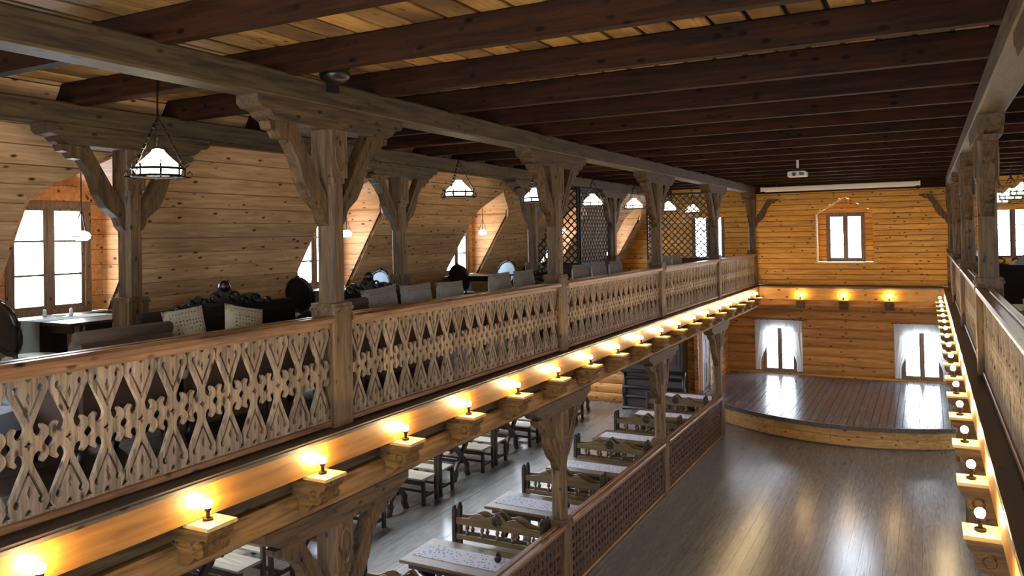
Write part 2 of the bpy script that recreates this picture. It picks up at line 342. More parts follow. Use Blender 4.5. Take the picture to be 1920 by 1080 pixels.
# --- slopes with dormers
DY = [1.02, 5.18, 9.34, 13.5, 17.66, 21.82]; DH = .675; ZE_, ZA_ = .47, .85
SX = lambda z: -7.15-(1.0-z)/1.65
XW = -8.36
def slope_wall(sgn, name, label):
    par = struct(name, label)
    f = (lambda p: p) if sgn < 0 else (lambda p: (XM-p[0], p[1], p[2]))
    nrm = Vector((-1.65, 0, 1)).normalized()    # outward (up and out)
    dz = .172; n = 18; core = MB()
    dys = DY
    def cuts(z):
        r = []
        for c in dys:
            if z <= -.755 or z >= ZA_: continue
            h = DH if z <= ZE_ else DH*(ZA_-z)/(ZA_-ZE_)
            r.append((c-h, c+h))
        return r
    for i in range(n):
        b = GF+i*dz; t = min(b+dz, 1.47); m = (b+t)/2
        if b >= 1.47: break
        if b < -.755 < t or b < ZE_ < t or b < ZA_ < t: pass
        cb, ct = cuts(max(b, -.754) if m > -.755 else b), cuts(min(t, ZA_-.001) if m < ZA_ else t)
        if not (cb and ct): cb = ct = []
        edges_b = [YB]+[e for c in cb for e in c]+[YE]; edges_t = [YB]+[e for c in ct for e in c]+[YE]
        for k in range(0, len(edges_b), 2):
            yb0, yb1, yt0, yt1 = edges_b[k], edges_b[k+1], edges_t[k], edges_t[k+1]
            g = .005
            def P(y, z, d): return f((SX(z)+nrm.x*d, y, z+nrm.z*d))
            j = random.uniform(0, .005)
            lo = [P(yb0, b+g, j), P(yb1, b+g, j), P(yb1, b+g, .03), P(yb0, b+g, .03)]
            hi = [P(yt0, t-g, j), P(yt1, t-g, j), P(yt1, t-g, .03), P(yt0, t-g, .03)]
            W(MB().hexa(lo+hi), 'board', M_SLOPE, par)
            lo = [P(yb0, b, .032), P(yb1, b, .032), P(yb1, b, .06), P(yb0, b, .06)]
            hi = [P(yt0, t, .032), P(yt1, t, .032), P(yt1, t, .06), P(yt0, t, .06)]
            core.hexa(lo+hi)
    W(core, 'wall_core', M_CORE, par)
    ci = 0
    for c in dys:
        if sgn > 0 and c < 2: pass
        zr = -.755; core = MB()
        # cheeks
        for s in (-1, 1):
            y = c+s*DH
            z = zr
            while z < ZE_-.01:
                t = min(z+.172, ZE_); g = .003
                lo = [f((XW, y, z+g)), f((SX(z), y, z+g)), f((SX(z), y+s*.025, z+g)), f((XW, y+s*.025, z+g))]
                hi = [f((XW, y, t-g)), f((SX(t), y, t-g)), f((SX(t), y+s*.025, t-g)), f((XW, y+s*.025, t-g))]
                W(MB().hexa(lo+hi), 'board', M_DORM, par)
                core.hexa([(v[0], v[1]+s*.026, v[2]) for v in lo[:2]+[lo[1], lo[0]]][:0] or [f((XW-.05, y+s*.026, z)), f((SX(z)-.02, y+s*.026, z)), f((SX(z)-.02, y+s*.05, z)), f((XW-.05, y+s*.05, z)), f((XW-.05, y+s*.026, t)), f((SX(t)-.02, y+s*.026, t)), f((SX(t)-.02, y+s*.05, t)), f((XW-.05, y+s*.05, t))])
                z = t
            # sloping dormer ceiling, boards along X
            K = 4
            for k in range(K):
                u0, u1 = k/K, (k+1)/K
                ya, za = y-s*DH*u0, ZE_+(ZA_-ZE_)*u0; yb, zb = y-s*DH*u1, ZE_+(ZA_-ZE_)*u1
                e = .004
                lo = [f((XW, ya-s*e, za)), f((SX(za), ya-s*e, za)), f((SX(zb), yb+s*e, zb)), f((XW, yb+s*e, zb))]
                hi = [(q[0], q[1]+s*.012, q[2]+.024) for q in lo]
                W(MB().hexa(lo+hi), 'ceiling_board', M_DORM, par)
                core.hexa([(q[0], q[1]+s*.013, q[2]+.026) for q in lo]+[(q[0], q[1]+s*.026, q[2]+.05) for q in lo])
        # dormer front: boards round the window
        wc, ww, wb, wh = c+.06, .80, -.69, 1.09
        sil = MB().box(f((XW-.02, 0, 0))[0], f((SX(zr)+.05, 0, 0))[0], c-DH-.02, c+DH+.02, zr-.035, zr)
        W(sil, 'sill_board', M_WIN, par)
        z = zr
        while z < ZA_-.02:
            t = min(z+.172, ZA_); m = (z+t)/2
            if z < ZE_ < t and t-z > .05: t = ZE_; m = (z+t)/2
            hh = lambda q: DH if q <= ZE_+1e-4 else DH*(ZA_-q)/(ZA_-ZE_)
            hb, ht = hh(z), hh(t)
            segs = [(c-hb, c+hb, c-ht, c+ht)]
            if wb-.05 < m < wb+wh+.05: segs = [(c-hb, wc-ww/2-.05, c-ht, wc-ww/2-.05), (wc+ww/2+.05, c+hb, wc+ww/2+.05, c+ht)]
            for (p, q, p2, q2) in segs:
                if q-p > .02:
                    xa, xb, xc = f((XW, 0, 0))[0], f((XW-.03, 0, 0))[0], f((XW-.06, 0, 0))[0]
                    e = .003
                    W(MB().hexa([(xa, p, z+e), (xa, q, z+e), (xb, q, z+e), (xb, p, z+e), (xa, p2, t-e), (xa, q2, t-e), (xb, q2, t-e), (xb, p2, t-e)]), 'board', M_DORM, par)
                    core.hexa([(xb, p-.03, z), (xb, q+.03, z), (xc, q+.03, z), (xc, p-.03, z), (xb, p2-.03, t), (xb, q2+.03, t), (xc, q2+.03, t), (xc, p2-.03, t)])
            z = t
        for s_ in (-1, 1):
            ya, yb_ = c+s_*(DH+.12), c; za = ZE_-.07; lo = [f((XW-.07, ya, za)), f((SX(za)-.03, ya, za)), f((SX(ZA_)-.03, yb_, ZA_)), f((XW-.07, yb_, ZA_))]
            core.hexa([(q[0], q[1], q[2]+.035) for q in lo]+[(q[0], q[1], q[2]+.08) for q in lo])
            xa, xb = f((XW-.07, 0, 0))[0], f((SX(ZE_)+.0, 0, 0))[0]
        W(core, 'wall_core', M_CORE, par)
        if c < YE-.9:
            X = f((XW-.01, 0, 0))[0]
            side = 'left' if sgn < 0 else 'right'
            window((X, wc, wb), PI/2 if sgn < 0 else -PI/2, ww, wh, 'six-pane dormer window in the %s gallery slope, %s from the near end' % (side, ORD[ci]))
        ci += 1
    # knee piece below slope and plank above ceiling line closed by boards
slope_wall(-1, 'wall_left', 'sloping left gallery wall of aged horizontal pine boards with gabled dormers')
slope_wall(1, 'wall_right', 'sloping right gallery wall of horizontal pine boards with gabled dormers')

# --- upper end wall with niche
we = struct('wall_end', 'golden pine board wall across the far end above the landing')
def niche(z):
    if not (-.87 < z < .86): return None
    if z < .45: return (-2.68, -1.28)
    h = .70*(.87-z)/.42; return (-1.98-h, -1.98+h)
row_wall(we, 'X', YE, -8.4, 4.6, GF, 1.47, .148, [niche, rect(-6.13, -5.18, -.80, .49), rect(1.40, 2.36, -.80, .49)], M_END, out=1)
# niche lining: cheeks, back boards, gabled top
for s, xx in ((-1, -2.68), (1, -1.28)):
    z = -.87
    while z < .44:
        t = min(z+.148, .45); W(MB().box(xx, xx+s*.03, YE+.004, YE+.5, z+.003, t-.003), 'board', M_END, we); z = t
    q = [(xx, .45), (-1.98, .87), (-1.98, .90), (xx+s*.03, .47)]
    W(MB().prism(q, 'Y', YE+.004, YE+.5), 'niche_ceiling', M_END, we)
row_wall(we, 'X', YE+.5, -2.72, -1.24, -.87, .93, .148, [rect(-2.47, -1.51, -.84, .47)], M_END)
W(MB().box(-2.75, -1.2, YE-.03, YE+.5, -.905, -.87), 'niche_sill', M_WHT, we)
W(MB().box(-2.70, -2.665, YE-.02, YE+.004, -.87, .46), 'trim_strip', M_WHT, we)
W(MB().prism([(-2.70, .45), (-2.66, .45), (-1.97, .86), (-1.97, .90)], 'Y', YE-.02, YE+.004), 'trim_strip', M_WHT, we)
window((-1.99, YE+.49, -.80), 0, .84, 1.20, 'six-pane window in the gabled niche of the far end wall')
window((-5.655, YE+.02, -.74), 0, .82, 1.2, 'six-pane window at the far end of the left gallery')
window((1.88, YE+.02, -.74), 0, .82, 1.2, 'six-pane window at the far end of the right gallery')

# --- lower end wall of logs
wl = struct('wall_end', 'log wall behind the stage, rows of broad orange logs with dark seams')
w1 = (-4.43, -3.43); w2 = (-.74, .06)
W1 = (-4.38, -3.44); W2 = (-.69, .30)
row_wall(wl, 'X', YL, -9.6, 5.8, SZ-.47, GF-.3, .262, [rect(W1[0], W1[1], -4.12, -2.72), rect(W2[0], W2[1], -4.12, -2.72)], M_LOG, out=1, logs=.045, depth=.05)
window((-3.91, YL+.03, -4.07), 0, .82, 1.3, 'left window behind the stage between white sheer curtains', depth=.12)
window((-.195, YL+.03, -4.07), 0, .86, 1.3, 'right window behind the stage between white sheer curtains', depth=.12)

# --- lower outer walls, rear of the under-gallery, near wall
wll = struct('wall_left', 'log wall of the lower hall under the left gallery')
hl = [rect(y-.5, y+.5, -3.8, -2.5) for y in (3, 7, 11, 15, 18.6)]
row_wall(wll, 'Y', -9.6, YB, 20.75, LF, GF-.24, .262, hl, M_LOGY, out=-1, logs=.045, depth=.05)
wlr = struct('wall_right', 'log wall of the lower hall under the right gallery')
row_wall(wlr, 'Y', 5.8, YB, YL, LF, GF-.24, .262, hl, M_LOGY, out=1, logs=.045, depth=.05)
for k, y in enumerate((3, 7, 11, 15, 18.6)):
    window((-9.62, y, -3.80), PI/2, .88, 1.22, 'lower window under the left gallery, %s from the near end' % ORD[k])
    window((5.82, y, -3.80), -PI/2, .88, 1.22, 'added unseen lower window under the right gallery, %s from the near end' % ORD[k])  # right-hand lower windows are unseen, added to let in more daylight
wb_ = struct('wall_left', 'log cross wall behind the dark cabinet')
row_wall(wb_, 'X', 20.75, -9.6, -5.45, LF, GF-.24, .262, [], M_LOG, out=1, logs=.045, depth=.05)
ws = struct('wall_left', 'short log side wall of the stage with a dark door')
row_wall(ws, 'Y', -5.4, 20.75, YL, LF, GF-.24, .262, [rect(21.0, 21.85, -4.2, -2.2)], M_LOGY, out=-1, logs=.045, depth=.05)
row_wall(ws, 'X', 20.68, -5.5, -5.39, LF, GF-.24, .262, [], M_LOG, out=1, logs=.02, depth=.05)
wn = struct('wall_back', 'board wall at the near end behind the viewer')
row_wall(wn, 'X', YB, -9.6, 5.8, LF, 1.47, .3, [rect(-6.5, -5.2, -1, .6), rect(-3.1, -.7, -1.2, .8), rect(1.3, 2.6, -1, .6), rect(-3.3, -2.2, -3.8, -2.4), rect(-1.4, -.3, -3.8, -2.4)], M_END, out=-1)  # openings for unseen windows added to fill the hall with daylight
window((-5.85, YB-.03, -1.0), PI, 1.2, 1.7, 'added unseen window behind the viewer in the left gallery')
window((-1.9, YB-.03, -1.15), PI, 2.2, 1.85, 'added unseen wide window behind the viewer over the hall')
window((1.95, YB-.03, -1.0), PI, 1.2, 1.7, 'added unseen window behind the viewer in the right gallery')
window((-2.75, YB-.03, -3.75), PI, 1.0, 1.45, 'added unseen left lower window behind the viewer')
window((-.85, YB-.03, -3.75), PI, 1.0, 1.45, 'added unseen right lower window behind the viewer')
# door on stage side wall
d = tag(empty('door_1', (-5.4, 21.42, SZ+E)), 'dark carved door in a pale frame at the left end of the stage', None, None, 'structure')
MB().box(-.02, .06, -.46, -.38, 0, 2.05).box(-.02, .06, .38, .46, 0, 2.05).box(-.02, .06, -.46, .46, 1.97, 2.05).build('door_frame', M_WHT, d)
MB().box(-.03, .02, -.38, .38, 0, 1.97).build('door_leaf', M_DOOR, d)
for zz in (.15, .78, 1.4):
    for yy in (-.32, .03): MB().box(.02, .035, yy, yy+.29, zz, zz+.5).build('door_panel', M_DOOR, d)
MB().tube([(.02, .3, 1.0), (.06, .3, 1.0), (.06, .2, 1.0)], .01).build('door_handle', M_IRON, d)

# --- ceiling
ce = struct('ceiling', 'ceiling of broad pine boards laid over the joists')
x = -7.05; k = 0
while x < 3.28:
    x2 = x+.25
    W(MB().cbox(x+.018, x2-.018, YB, YE, 1.456, 1.485, 'Y', .005), 'ceiling_board', M_CEIL, ce); x = x2
W(MB().box(-7.2, 3.42, YB-.1, YE+.1, 1.50, 1.56), 'ceiling_deck', M_CORE, ce)

# --- stage
st = thing('stage', 'low curved stage with dark shiny plank floor and pale board front', 'stage', (0, 0, 0))
fy = lambda x: 18.4+.14*(x+1.6)**2
x = -5.36; K = 0
while x < 3.2:
    x2 = min(x+.155, 3.2); g = .004 if K % 3 else .007
    ya, yb = fy(x), fy(x2)
    W(MB().hexa([(x+g, ya-.03, SZ-.04), (x2-g, yb-.03, SZ-.04), (x2-g, YL-.02, SZ-.04), (x+g, YL-.02, SZ-.04), (x+g, ya-.03, SZ), (x2-g, yb-.03, SZ), (x2-g, YL-.02, SZ), (x+g, YL-.02, SZ)]), 'plank', M_STAGE, st)
    x = x2; K += 1
bd = MB()
xs = [-5.36+i*(8.6/60) for i in range(61)]
for a, b in zip(xs, xs[1:]): bd.hexa([(a, fy(a)+.04, LF), (b, fy(b)+.04, LF), (b, YL-.02, LF), (a, YL-.02, LF), (a, fy(a)+.04, SZ-.05), (b, fy(b)+.04, SZ-.05), (b, YL-.02, SZ-.05), (a, YL-.02, SZ-.05)])
W(bd, 'stage_base', M_CORE, st)
def arcboard(a, b, z0, z1, off, th, mat, name, n=10):
    m = MB(); s = [a+(b-a)*i/n for i in range(n+1)]
    for p, q in zip(s, s[1:]):
        m.hexa([(p, fy(p)+off, z0), (q, fy(q)+off, z0), (q, fy(q)+off+th, z0), (p, fy(p)+off+th, z0), (p, fy(p)+off, z1), (q, fy(q)+off, z1), (q, fy(q)+off+th, z1), (p, fy(p)+off+th, z1)])
    return W(m, name, mat, st)
arcboard(-5.36, 3.2, SZ-.09, SZ+.004, -.06, .05, M_DARKF, 'edge_band', 50)
for i, (a, b) in enumerate([(-5.36, -4.45), (-4.45, -3.18), (-3.18, -1.95), (-1.95, -.62), (-.62, .6), (.6, 1.9), (1.9, 3.2)]):
    for r in range(2):
        z0 = LF+.03+r*.195; arcboard(a+.003, b-.003, z0+.002, z0+.19, .005, .03, M_STFR, 'front_board')
arcboard(-5.36, 3.2, LF, LF+.03, -.01, .03, M_DARKF, 'base_band', 50)

# ================================================================ TIMBER FRAME
PY = [5.05+4.4*k for k in range(5)]; PY[4] = 22.65
XA, XBk = -4.32, -6.80
# --- plate beams, girders, fascias
def beam(name, label, mb, mat, group=None):
    o = W(mb, name, mat); tag(o, label, 'beam', group); return o
beam('plate_beam', 'long weathered plate beam on the left gallery front posts', MB().cbox(-4.44, -4.20, YB, YE, 1.06, 1.262, 'Y', .015), M_PLATE)
beam('plate_beam', 'long weathered plate beam on the rear post row of the left gallery', MB().cbox(-6.92, -6.70, YB, YE, 1.06, 1.262, 'Y', .015), M_PLATE)
beam('plate_beam', 'long plate beam on the right gallery front posts', MB().cbox(.43, .67, YB, YE, 1.06, 1.262, 'Y', .015), M_PLATE)
beam('plate_beam', 'long plate beam on the rear post row of the right gallery', MB().cbox(2.93, 3.15, YB, YE, 1.06, 1.262, 'Y', .015), M_PLATE)
beam('girder_beam', 'heavy beam under the left gallery edge below the lamp brackets', MB().cbox(-4.42, -4.20, YB, 22.6, -2.10, -1.90, 'Y', .02), M_GIRD)
beam('girder_beam', 'heavy beam under the right gallery edge below the lamp brackets', MB().cbox(.43, .65, YB, 22.6, -2.10, -1.90, 'Y', .02), M_GIRD)
beam('girder_beam', 'second heavy log lying behind the lamp brackets of the left gallery', MB().cbox(-4.50, -4.24, YB, 22.6, -1.895, -1.745, 'Y', .02), M_PLATE)
beam('girder_beam', 'second heavy log lying behind the lamp brackets of the right gallery', MB().cbox(.47, .73, YB, 22.6, -1.895, -1.745, 'Y', .02), M_PLATE)
beam('tie_beam', 'dark cross beam under the ceiling in front of the far end wall', MB().cbox(-4.3, .53, 22.62, 22.84, 1.04, 1.25, 'X', .015), M_JOIST)
beam('end_beam', 'beam under the lit fascia of the far landing', MB().cbox(-4.2, .43, 22.45, 22.65, -2.02, -1.80, 'X', .02), M_LOG)
def fascia(name, label, mb, mat, nose):
    o = thing(name, label, 'fascia', (0, 0, 0)); W(mb, 'fascia_board', mat, o); W(nose, 'nosing', M_DARKF, o); return o
fascia('gallery_fascia', 'honey-coloured fascia board along the left gallery edge lit by bulbs', MB().box(-4.125, -4.10, YB, 22.36, -1.745, -1.545), M_FASC,
       MB().prism([(-4.21, -1.505), (-4.21, -1.545), (-4.10, -1.545), (-4.098, -1.52), (-4.105, -1.508)], 'Y', YB, 22.36))
fascia('gallery_fascia', 'honey-coloured fascia board along the right gallery edge lit by bulbs', MB().box(.33, .355, YB, 22.36, -1.745, -1.545), M_FASC,
       MB().prism([(.44, -1.505), (.44, -1.545), (.33, -1.545), (.328, -1.52), (.335, -1.508)], 'Y', YB, 22.36))
fascia('gallery_fascia', 'honey-coloured fascia board across the far end below the golden wall', MB().box(-4.10, .33, 22.35, 22.375, -1.84, -1.535), M_FASCX,
       MB().box(-4.10, .33, 22.335, 22.37, -1.535, -1.50))
# --- joists
JY = [5.615+1.121*k for k in range(-6, 16)]
for k, y in enumerate(JY):
    if y > YE-.1: break
    o = W(MB().cbox(-7.1, 3.33, y-.055, y+.055, 1.24, 1.455, 'X', .012), 'ceiling_joist', M_JOIST)
    tag(o, 'dark ceiling joist spanning the hall, %s counted from the near end' % ORD[k], 'joist', 'dark ceiling joists')

# --- post prototype (local: base at origin, height 2.56)
def brace_profile(s):
    o = [(.08, 1.60), (.13, 1.66), (.16, 1.74), (.28, 1.83), (.36, 1.95), (.42, 2.12), (.52, 2.26), (.60, 2.27), (.64, 2.32), (.70, 2.33), (.72, 2.385)]
    i = [(.44, 2.385), (.26, 2.10), (.15, 1.92), (.08, 1.82)]
    return [(s*a, b) for a, b in o+i]
def make_post(label, cat, loc, cross=0, short=0, name='timber_post', group=None):
    t = thing(name, label, cat, loc, 0, group)
    MB().cbox(-.12, .12, -.12, .12, 0, .93, 'Z', .012).build('base_block', M_POST, t)
    MB().cbox(-.135, .135, -.135, .135, .93, .955, 'Z', .02).cbox(-.125, .125, -.125, .125, .955, .985, 'Z', .02).build('collar', M_POST, t)
    MB().cbox(-.088, .088, -.088, .088, .985, 2.0, 'Z', .036).build('shaft', M_POST, t)
    MB().cbox(-.108, .108, -.108, .108, 2.0, 2.39, 'Z', .012).cbox(-.098, .098, -.098, .098, 1.955, 2.0, 'Z', .03).build('cap_block', M_POST, t)
    for s in (-1, 1):
        ov = MB()
        pts = [(s*.110, .055*math.cos(a), 2.19+.14*math.sin(a)) for a in [2*PI*k/16 for k in range(16)]]
        ov.tube(pts, .007, 4, True).build('carved_oval', M_POST, t)
    for s in ((-1,) if cross else (-1, 1)):
        b = MB().prism(brace_profile(s), 'X', -.055, .055)
        for sx in (-.06, .052): b.prism([(s*p, z) for p, z in ((.10, 1.70), (.30, 2.0), (.54, 2.36), (.52, 2.38), (.28, 2.02), (.09, 1.73))], 'X', sx, sx+.008)
        b.build('brace', M_BRACE, t)
    if cross:
        pr = [(a, b) for a, b in brace_profile(cross)]
        MB().prism(pr, 'Y', -.05, .05).build('brace', M_BRACE, t)
    MB().prism([(-.88, 2.56), (-.88, 2.50), (-.84, 2.47), (-.76, 2.455), (-.73, 2.42), (-.66, 2.385), *([(.15, 2.385), (.15, 2.56)] if cross else [(.66, 2.385), (.73, 2.42), (.76, 2.455), (.84, 2.47), (.88, 2.50), (.88, 2.56)])], 'X', -.11, .11).build('corbel', M_CORB, t)
    return t
pa = make_post('x', 'post', (0, 0, 0), 0)
pax = make_post('x', 'post', (0, 0, 0), 1); paxn = make_post('x', 'post', (0, 0, 0), -1)
def put_post(src, loc, label, group):
    o = copy_tree(src); o.location = loc; tag(o, label, 'post', group); return o
G = GF+E
near = ['nearest', 'second nearest', 'third nearest', 'fourth nearest', 'farthest']
for k, y in enumerate(PY):
    last = k == 4
    put_post(pax if last else pa, (XA, y, G), 'weathered timber post with curved braces on the left gallery railing, %s one' % near[k], 'left gallery front posts')
    if not last: put_post(pa, (XBk, y, G), 'weathered timber post with curved braces deep inside the left gallery, %s one' % near[k], 'left gallery rear posts')
    if k < 4: put_post(pa, (XA, y, 0), 'lower timber post carrying the left gallery edge, %s one' % near[k], 'lower left posts')
    if k > 0:
        put_post(paxn if last else pa, (.55, y, G), 'timber post on the right gallery railing, %s in view' % near[k-1], 'right gallery front posts')
    if last:
        continue
    put_post(pa, (3.04, y, G), 'timber post deep inside the right gallery, %s one' % near[k], 'right gallery rear posts')
    put_post(pa, (.55, y, 0), 'lower timber post carrying the right gallery edge, %s one' % near[k], 'lower right posts')
put_post(pa, (.55, 4.22, G), 'timber post on the right gallery railing just outside the view', 'right gallery front posts')
for src in (pa, pax, paxn):
    for ch in list(src.children): bpy.data.objects.remove(ch)
    bpy.data.objects.remove(src)

# --- balusters
def mir(pts): return pts+[(-a, b) for a, b in reversed(pts)]
def sym4(q):      # quadrant outline listed from top to middle -> full outline
    r = q+[(a, -b) for a, b in reversed(q)]
    return r+[(-a, b) for a, b in reversed(r)]
q = [(.1155, .385), (.1155, .366), (.086, .366), (.103, .338), (.111, .318), (.110, .292), (.097, .262), (.030, .118), (.021, .092), (.026, .064), (.040, .044), (.060, .038), (.076, .050), (.079, .068), (.070, .082), (.066, .094), (.077, .104), (.090, .095), (.104, .082), (.1125, .062), (.1125, .044), (.105, .028), (.093, .016), (.086, .006)]
outer = sym4(q)
def both(h): return [h, [(a, -b) for a, b in h]]
vs_ = [(0, .118), (.009, .138), (.070, .268), (.084, .284), (.087, .302), (.078, .318), (.060, .320), (.048, .306), (.050, .290), (.058, .282), (.002, .160)]
holes = []
holes += both(vs_+[(-a, b) for a, b in reversed(vs_[1:])])
holes += both([(-.028, .366), (.028, .366), (.012, .342), (0, .335), (-.012, .342)])
holes += both([(0, .285), (.013, .250), (0, .212), (-.013, .250)])
holes += [[(0, .034), (.010, .010), (.028, 0), (.010, -.010), (0, -.034), (-.010, -.010), (-.028, 0), (-.010, .010)]]
BAL = cutout('baluster', outer, holes, .028, M_BAL)
q2 = [(.1155, .385), (.1155, .35), (.095, .345), (.112, .30), (.112, .25), (.085, .2), (.112, .16), (.112, .11), (.09, .08), (.112, .04), (.08, .01)]
h2 = both([(-.05, .33), (.05, .33), (0, .27)])+both([(0, .25), (.035, .2), (0, .15), (-.035, .2)])+both([(.05, .26), (.075, .235), (.055, .22)])+both([(-.05, .26), (-.055, .22), (-.075, .235)])+both([(0, .12), (.06, .10), (.03, .05), (0, .07), (-.03, .05), (-.06, .10)])+[[(0, .03), (.03, 0), (0, -.03), (-.03, 0)]]
BAL2 = cutout('baluster', sym4(q2), h2, .028, M_BALD)
def railing(x, y0, y1, zf, label, cat, group, bal, top=.89, mid=.435, mat=M_RAIL, name='gallery_railing', sx=1):
    t = thing(name, label, cat, (x, (y0+y1)/2, zf), 0, group); L = (y1-y0)/2
    MB().prism([(-.075, top-.05), (-.08, top-.02), (-.072, top), (-.02, top), (-.012, top-.014), (.012, top-.014), (.02, top), (.072, top), (.08, top-.02), (.075, top-.05), (.04, top-.062), (-.04, top-.062)], 'Y', -L, L).build('handrail', mat, t)
    MB().cbox(-.035, .035, -L, L, .012, .055, 'Y', .006).build('bottom_rail', mat, t)
    MB().box(-.028, -.016, -L, L, top-.1, top-.06).box(.016, .028, -L, L, top-.1, top-.06).build('top_strip', mat, t)
    n = max(1, round((y1-y0)/.233)); st_ = (y1-y0)/n
    for i in range(n):
        o = place('baluster', bal, t, (0, -L+st_*(i+.5), mid)); o.scale = (1, st_/.233, 1)
    return t
bays = ['near', 'second', 'third', 'fourth', 'far']
for k in range(5):
    y0 = .6 if k == 0 else PY[k-1]+.12; y1 = PY[k]-.12
    railing(-4.26, y0, y1, G, 'railing of sawn fretwork balusters on the left gallery, %s bay' % bays[k], 'railing', 'left gallery railings', BAL)
for k in range(4):
    y0 = 4.34 if k == 0 else PY[k]+.12; y1 = PY[k+1]-.12
    railing(.50, y0, y1, G, 'railing of sawn fretwork balusters on the right gallery, %s bay in view' % ORD[k], 'railing', 'right gallery railings', BAL)
railing(.50, .6, 4.10, G, 'railing of sawn fretwork balusters on the right gallery beside the viewer', 'railing', 'right gallery railings', BAL)
for k in range(1, 4):
    railing(-4.26, PY[k-1]+.12, PY[k]-.12, 0, 'dark carved railing between lower posts beside the dance floor, %s bay' % bays[k-1], 'railing', 'lower carved railings', BAL2, .93, .46, M_RAIL, 'lower_railing')

# --- brackets with lamps
def make_bracket():
    t = thing('lamp_bracket', 'x', 'bracket')
    pr = [(-.36, 0), (.165, 0), (.168, -.04), (.15, -.07), (.125, -.075), (.115, -.10), (.13, -.125), (.12, -.16), (.085, -.18), (.05, -.175), (.03, -.20), (-.01, -.235), (-.06, -.25), (-.09, -.24), (-.09, -.155), (-.36, -.155)]
    MB().prism(pr, 'Y', -.105, .105).build('carved_end', M_BRK, t)
    MB().cbox(-.03, .185, -.12, .12, 0, .024, 'X', .006).build('shelf', M_SHELF, t)
    for s in (-1, 1):
        MB().tube([(.06+.035*math.cos(a), s*.107, -.11+.035*math.sin(a)) for a in [2*PI*k/10 for k in range(10)]], .009, 4, True).build('scroll', M_BRK, t)
    return t
def make_lamp():
    t = thing('spot_lamp', 'x', 'lamp')
    MB().lathe([(.032, 0), (.032, .012), (.012, .018), (.012, .05), (.022, .06), (.022, .075)], 10).build('lamp_holder', M_IRON, t)
    MB().ball((0, 0, .10), .029, 12, 8).build('bulb', M_BULB, t, True)
    return t
bk = make_bracket(); lp = make_lamp()
def put(src, loc, rz, label, group):
    o = copy_tree(src); o.location = loc; o.rotation_euler = (0, 0, rz); o['label'] = label; o['group'] = group; return o
BZ = -1.775+E
n_l = 0
for k in range(-1, 19):
    y = 2.464+1.067*k
    put(bk, (-4.10, y, BZ), 0, 'carved log-end bracket under the left gallery fascia, %s from the near end' % ORD[k+1], 'left lamp brackets')
    put(lp, (-4.045, y, BZ+.028), 0, 'small glowing bulb lamp on the left gallery bracket, %s from the near end' % ORD[k+1], 'left bracket lamps')
for k in range(-2, 16):
    y = 5.31+1.067*k
    put(bk, (.33, y, BZ), PI, 'carved log-end bracket under the right gallery fascia, %s from the near end' % ORD[k+2], 'right lamp brackets')
    put(lp, (.235, y, BZ+.028), 0, 'small glowing bulb lamp on the right gallery bracket, %s from the near end' % ORD[k+2], 'right bracket lamps')
for k, (x, nm) in enumerate(((-3.035, 'left'), (-1.97, 'middle'), (-.89, 'right'))):
    put(bk, (x, 22.38, BZ-.07), -PI/2, 'carved bracket under the far fascia, %s of three' % nm, 'far lamp brackets')
    put(lp, (x, 22.27, BZ-.042), 0, 'small glowing bulb lamp on the far fascia, %s of three' % nm, 'far bracket lamps')
for s in (bk, lp):
    for ch in list(s.children): bpy.data.objects.remove(ch)
    bpy.data.objects.remove(s)

# ================================================================ FITTINGS
# pendants
def make_pendant(k):
    t = thing('pendant_lamp', 'x', 'lamp')      # origin at ring level
    MB().lathe([(.17, -.04), (.185, 0), (.16, .045), (.10, .10), (.055, .145), (.045, .165), (.03, .17)], 20).build('glass_shade', M_LAMP, t, True)
    r = MB()
    for z in (.005, -.055): r.tube([(.205*math.cos(a), .205*math.sin(a), z) for a in [2*PI*i/24 for i in range(24)]], .011, 5, True)
    r.build('iron_ring', M_IRON, t)
    for i in range(8):
        a = 2*PI*i/8+.2; c, s = math.cos(a), math.sin(a)
        m = MB().tube([(.205*c, .205*s, -.07), (.205*c, .205*s, .04)], .010, 4)
        m.tube([(.205*c, .205*s, -.06), (.25*c, .25*s, -.06), (.262*c, .262*s, -.03), (.24*c, .24*s, -.01), (.225*c, .225*s, -.03)], .006, 4)
        m.tube([(.205*c, .205*s, .02), (.24*c, .24*s, .05), (.215*c, .215*s, .065)], .006, 4)
        m.build('iron_scroll', M_IRON, t)
    for i in range(3):
        a = 2*PI*i/3+.5; c, s = math.cos(a), math.sin(a)
        m = MB(); n = 9
        for j in range(n):
            u0, u1 = j/n, (j+.8)/n
            P = lambda u: (.205*c*(1-u), .205*s*(1-u), .03+u*.40)
            m.tube([P(u0), P(u1)], .013 if j % 2 else .008, 5)
        m.build('chain', M_IRON, t)
    MB().tube([(0, 0, .42), (0, 0, k)], .008, 5).lathe([(.03, k-.02), (.05, k)], 10).build('hanging_rod', M_IRON, t)
    return t
pd = make_pendant(.86)
LY = [4.43, 9.16, 11.51, 14.0, 16.4, 18.96, 21.2]
for k, y in enumerate(LY):
    put(pd, (-5.6, y, .60+E), 0, 'lit opal glass pendant in a wrought iron ring, left gallery, %s from the near end' % ORD[k], 'left gallery pendants')
for k, (x, y) in enumerate(((1.45, 20.9), (1.5, 18.6), (1.5, 16.3), (1.5, 14.0), (1.5, 11.6), (1.5, 9.2))):
    put(pd, (x, y, .66+E-.06), 0, 'lit opal glass pendant in a wrought iron ring, right gallery, %s from the far end' % ORD[k], 'right gallery pendants')
for ch in list(pd.children): bpy.data.objects.remove(ch)
bpy.data.objects.remove(pd)
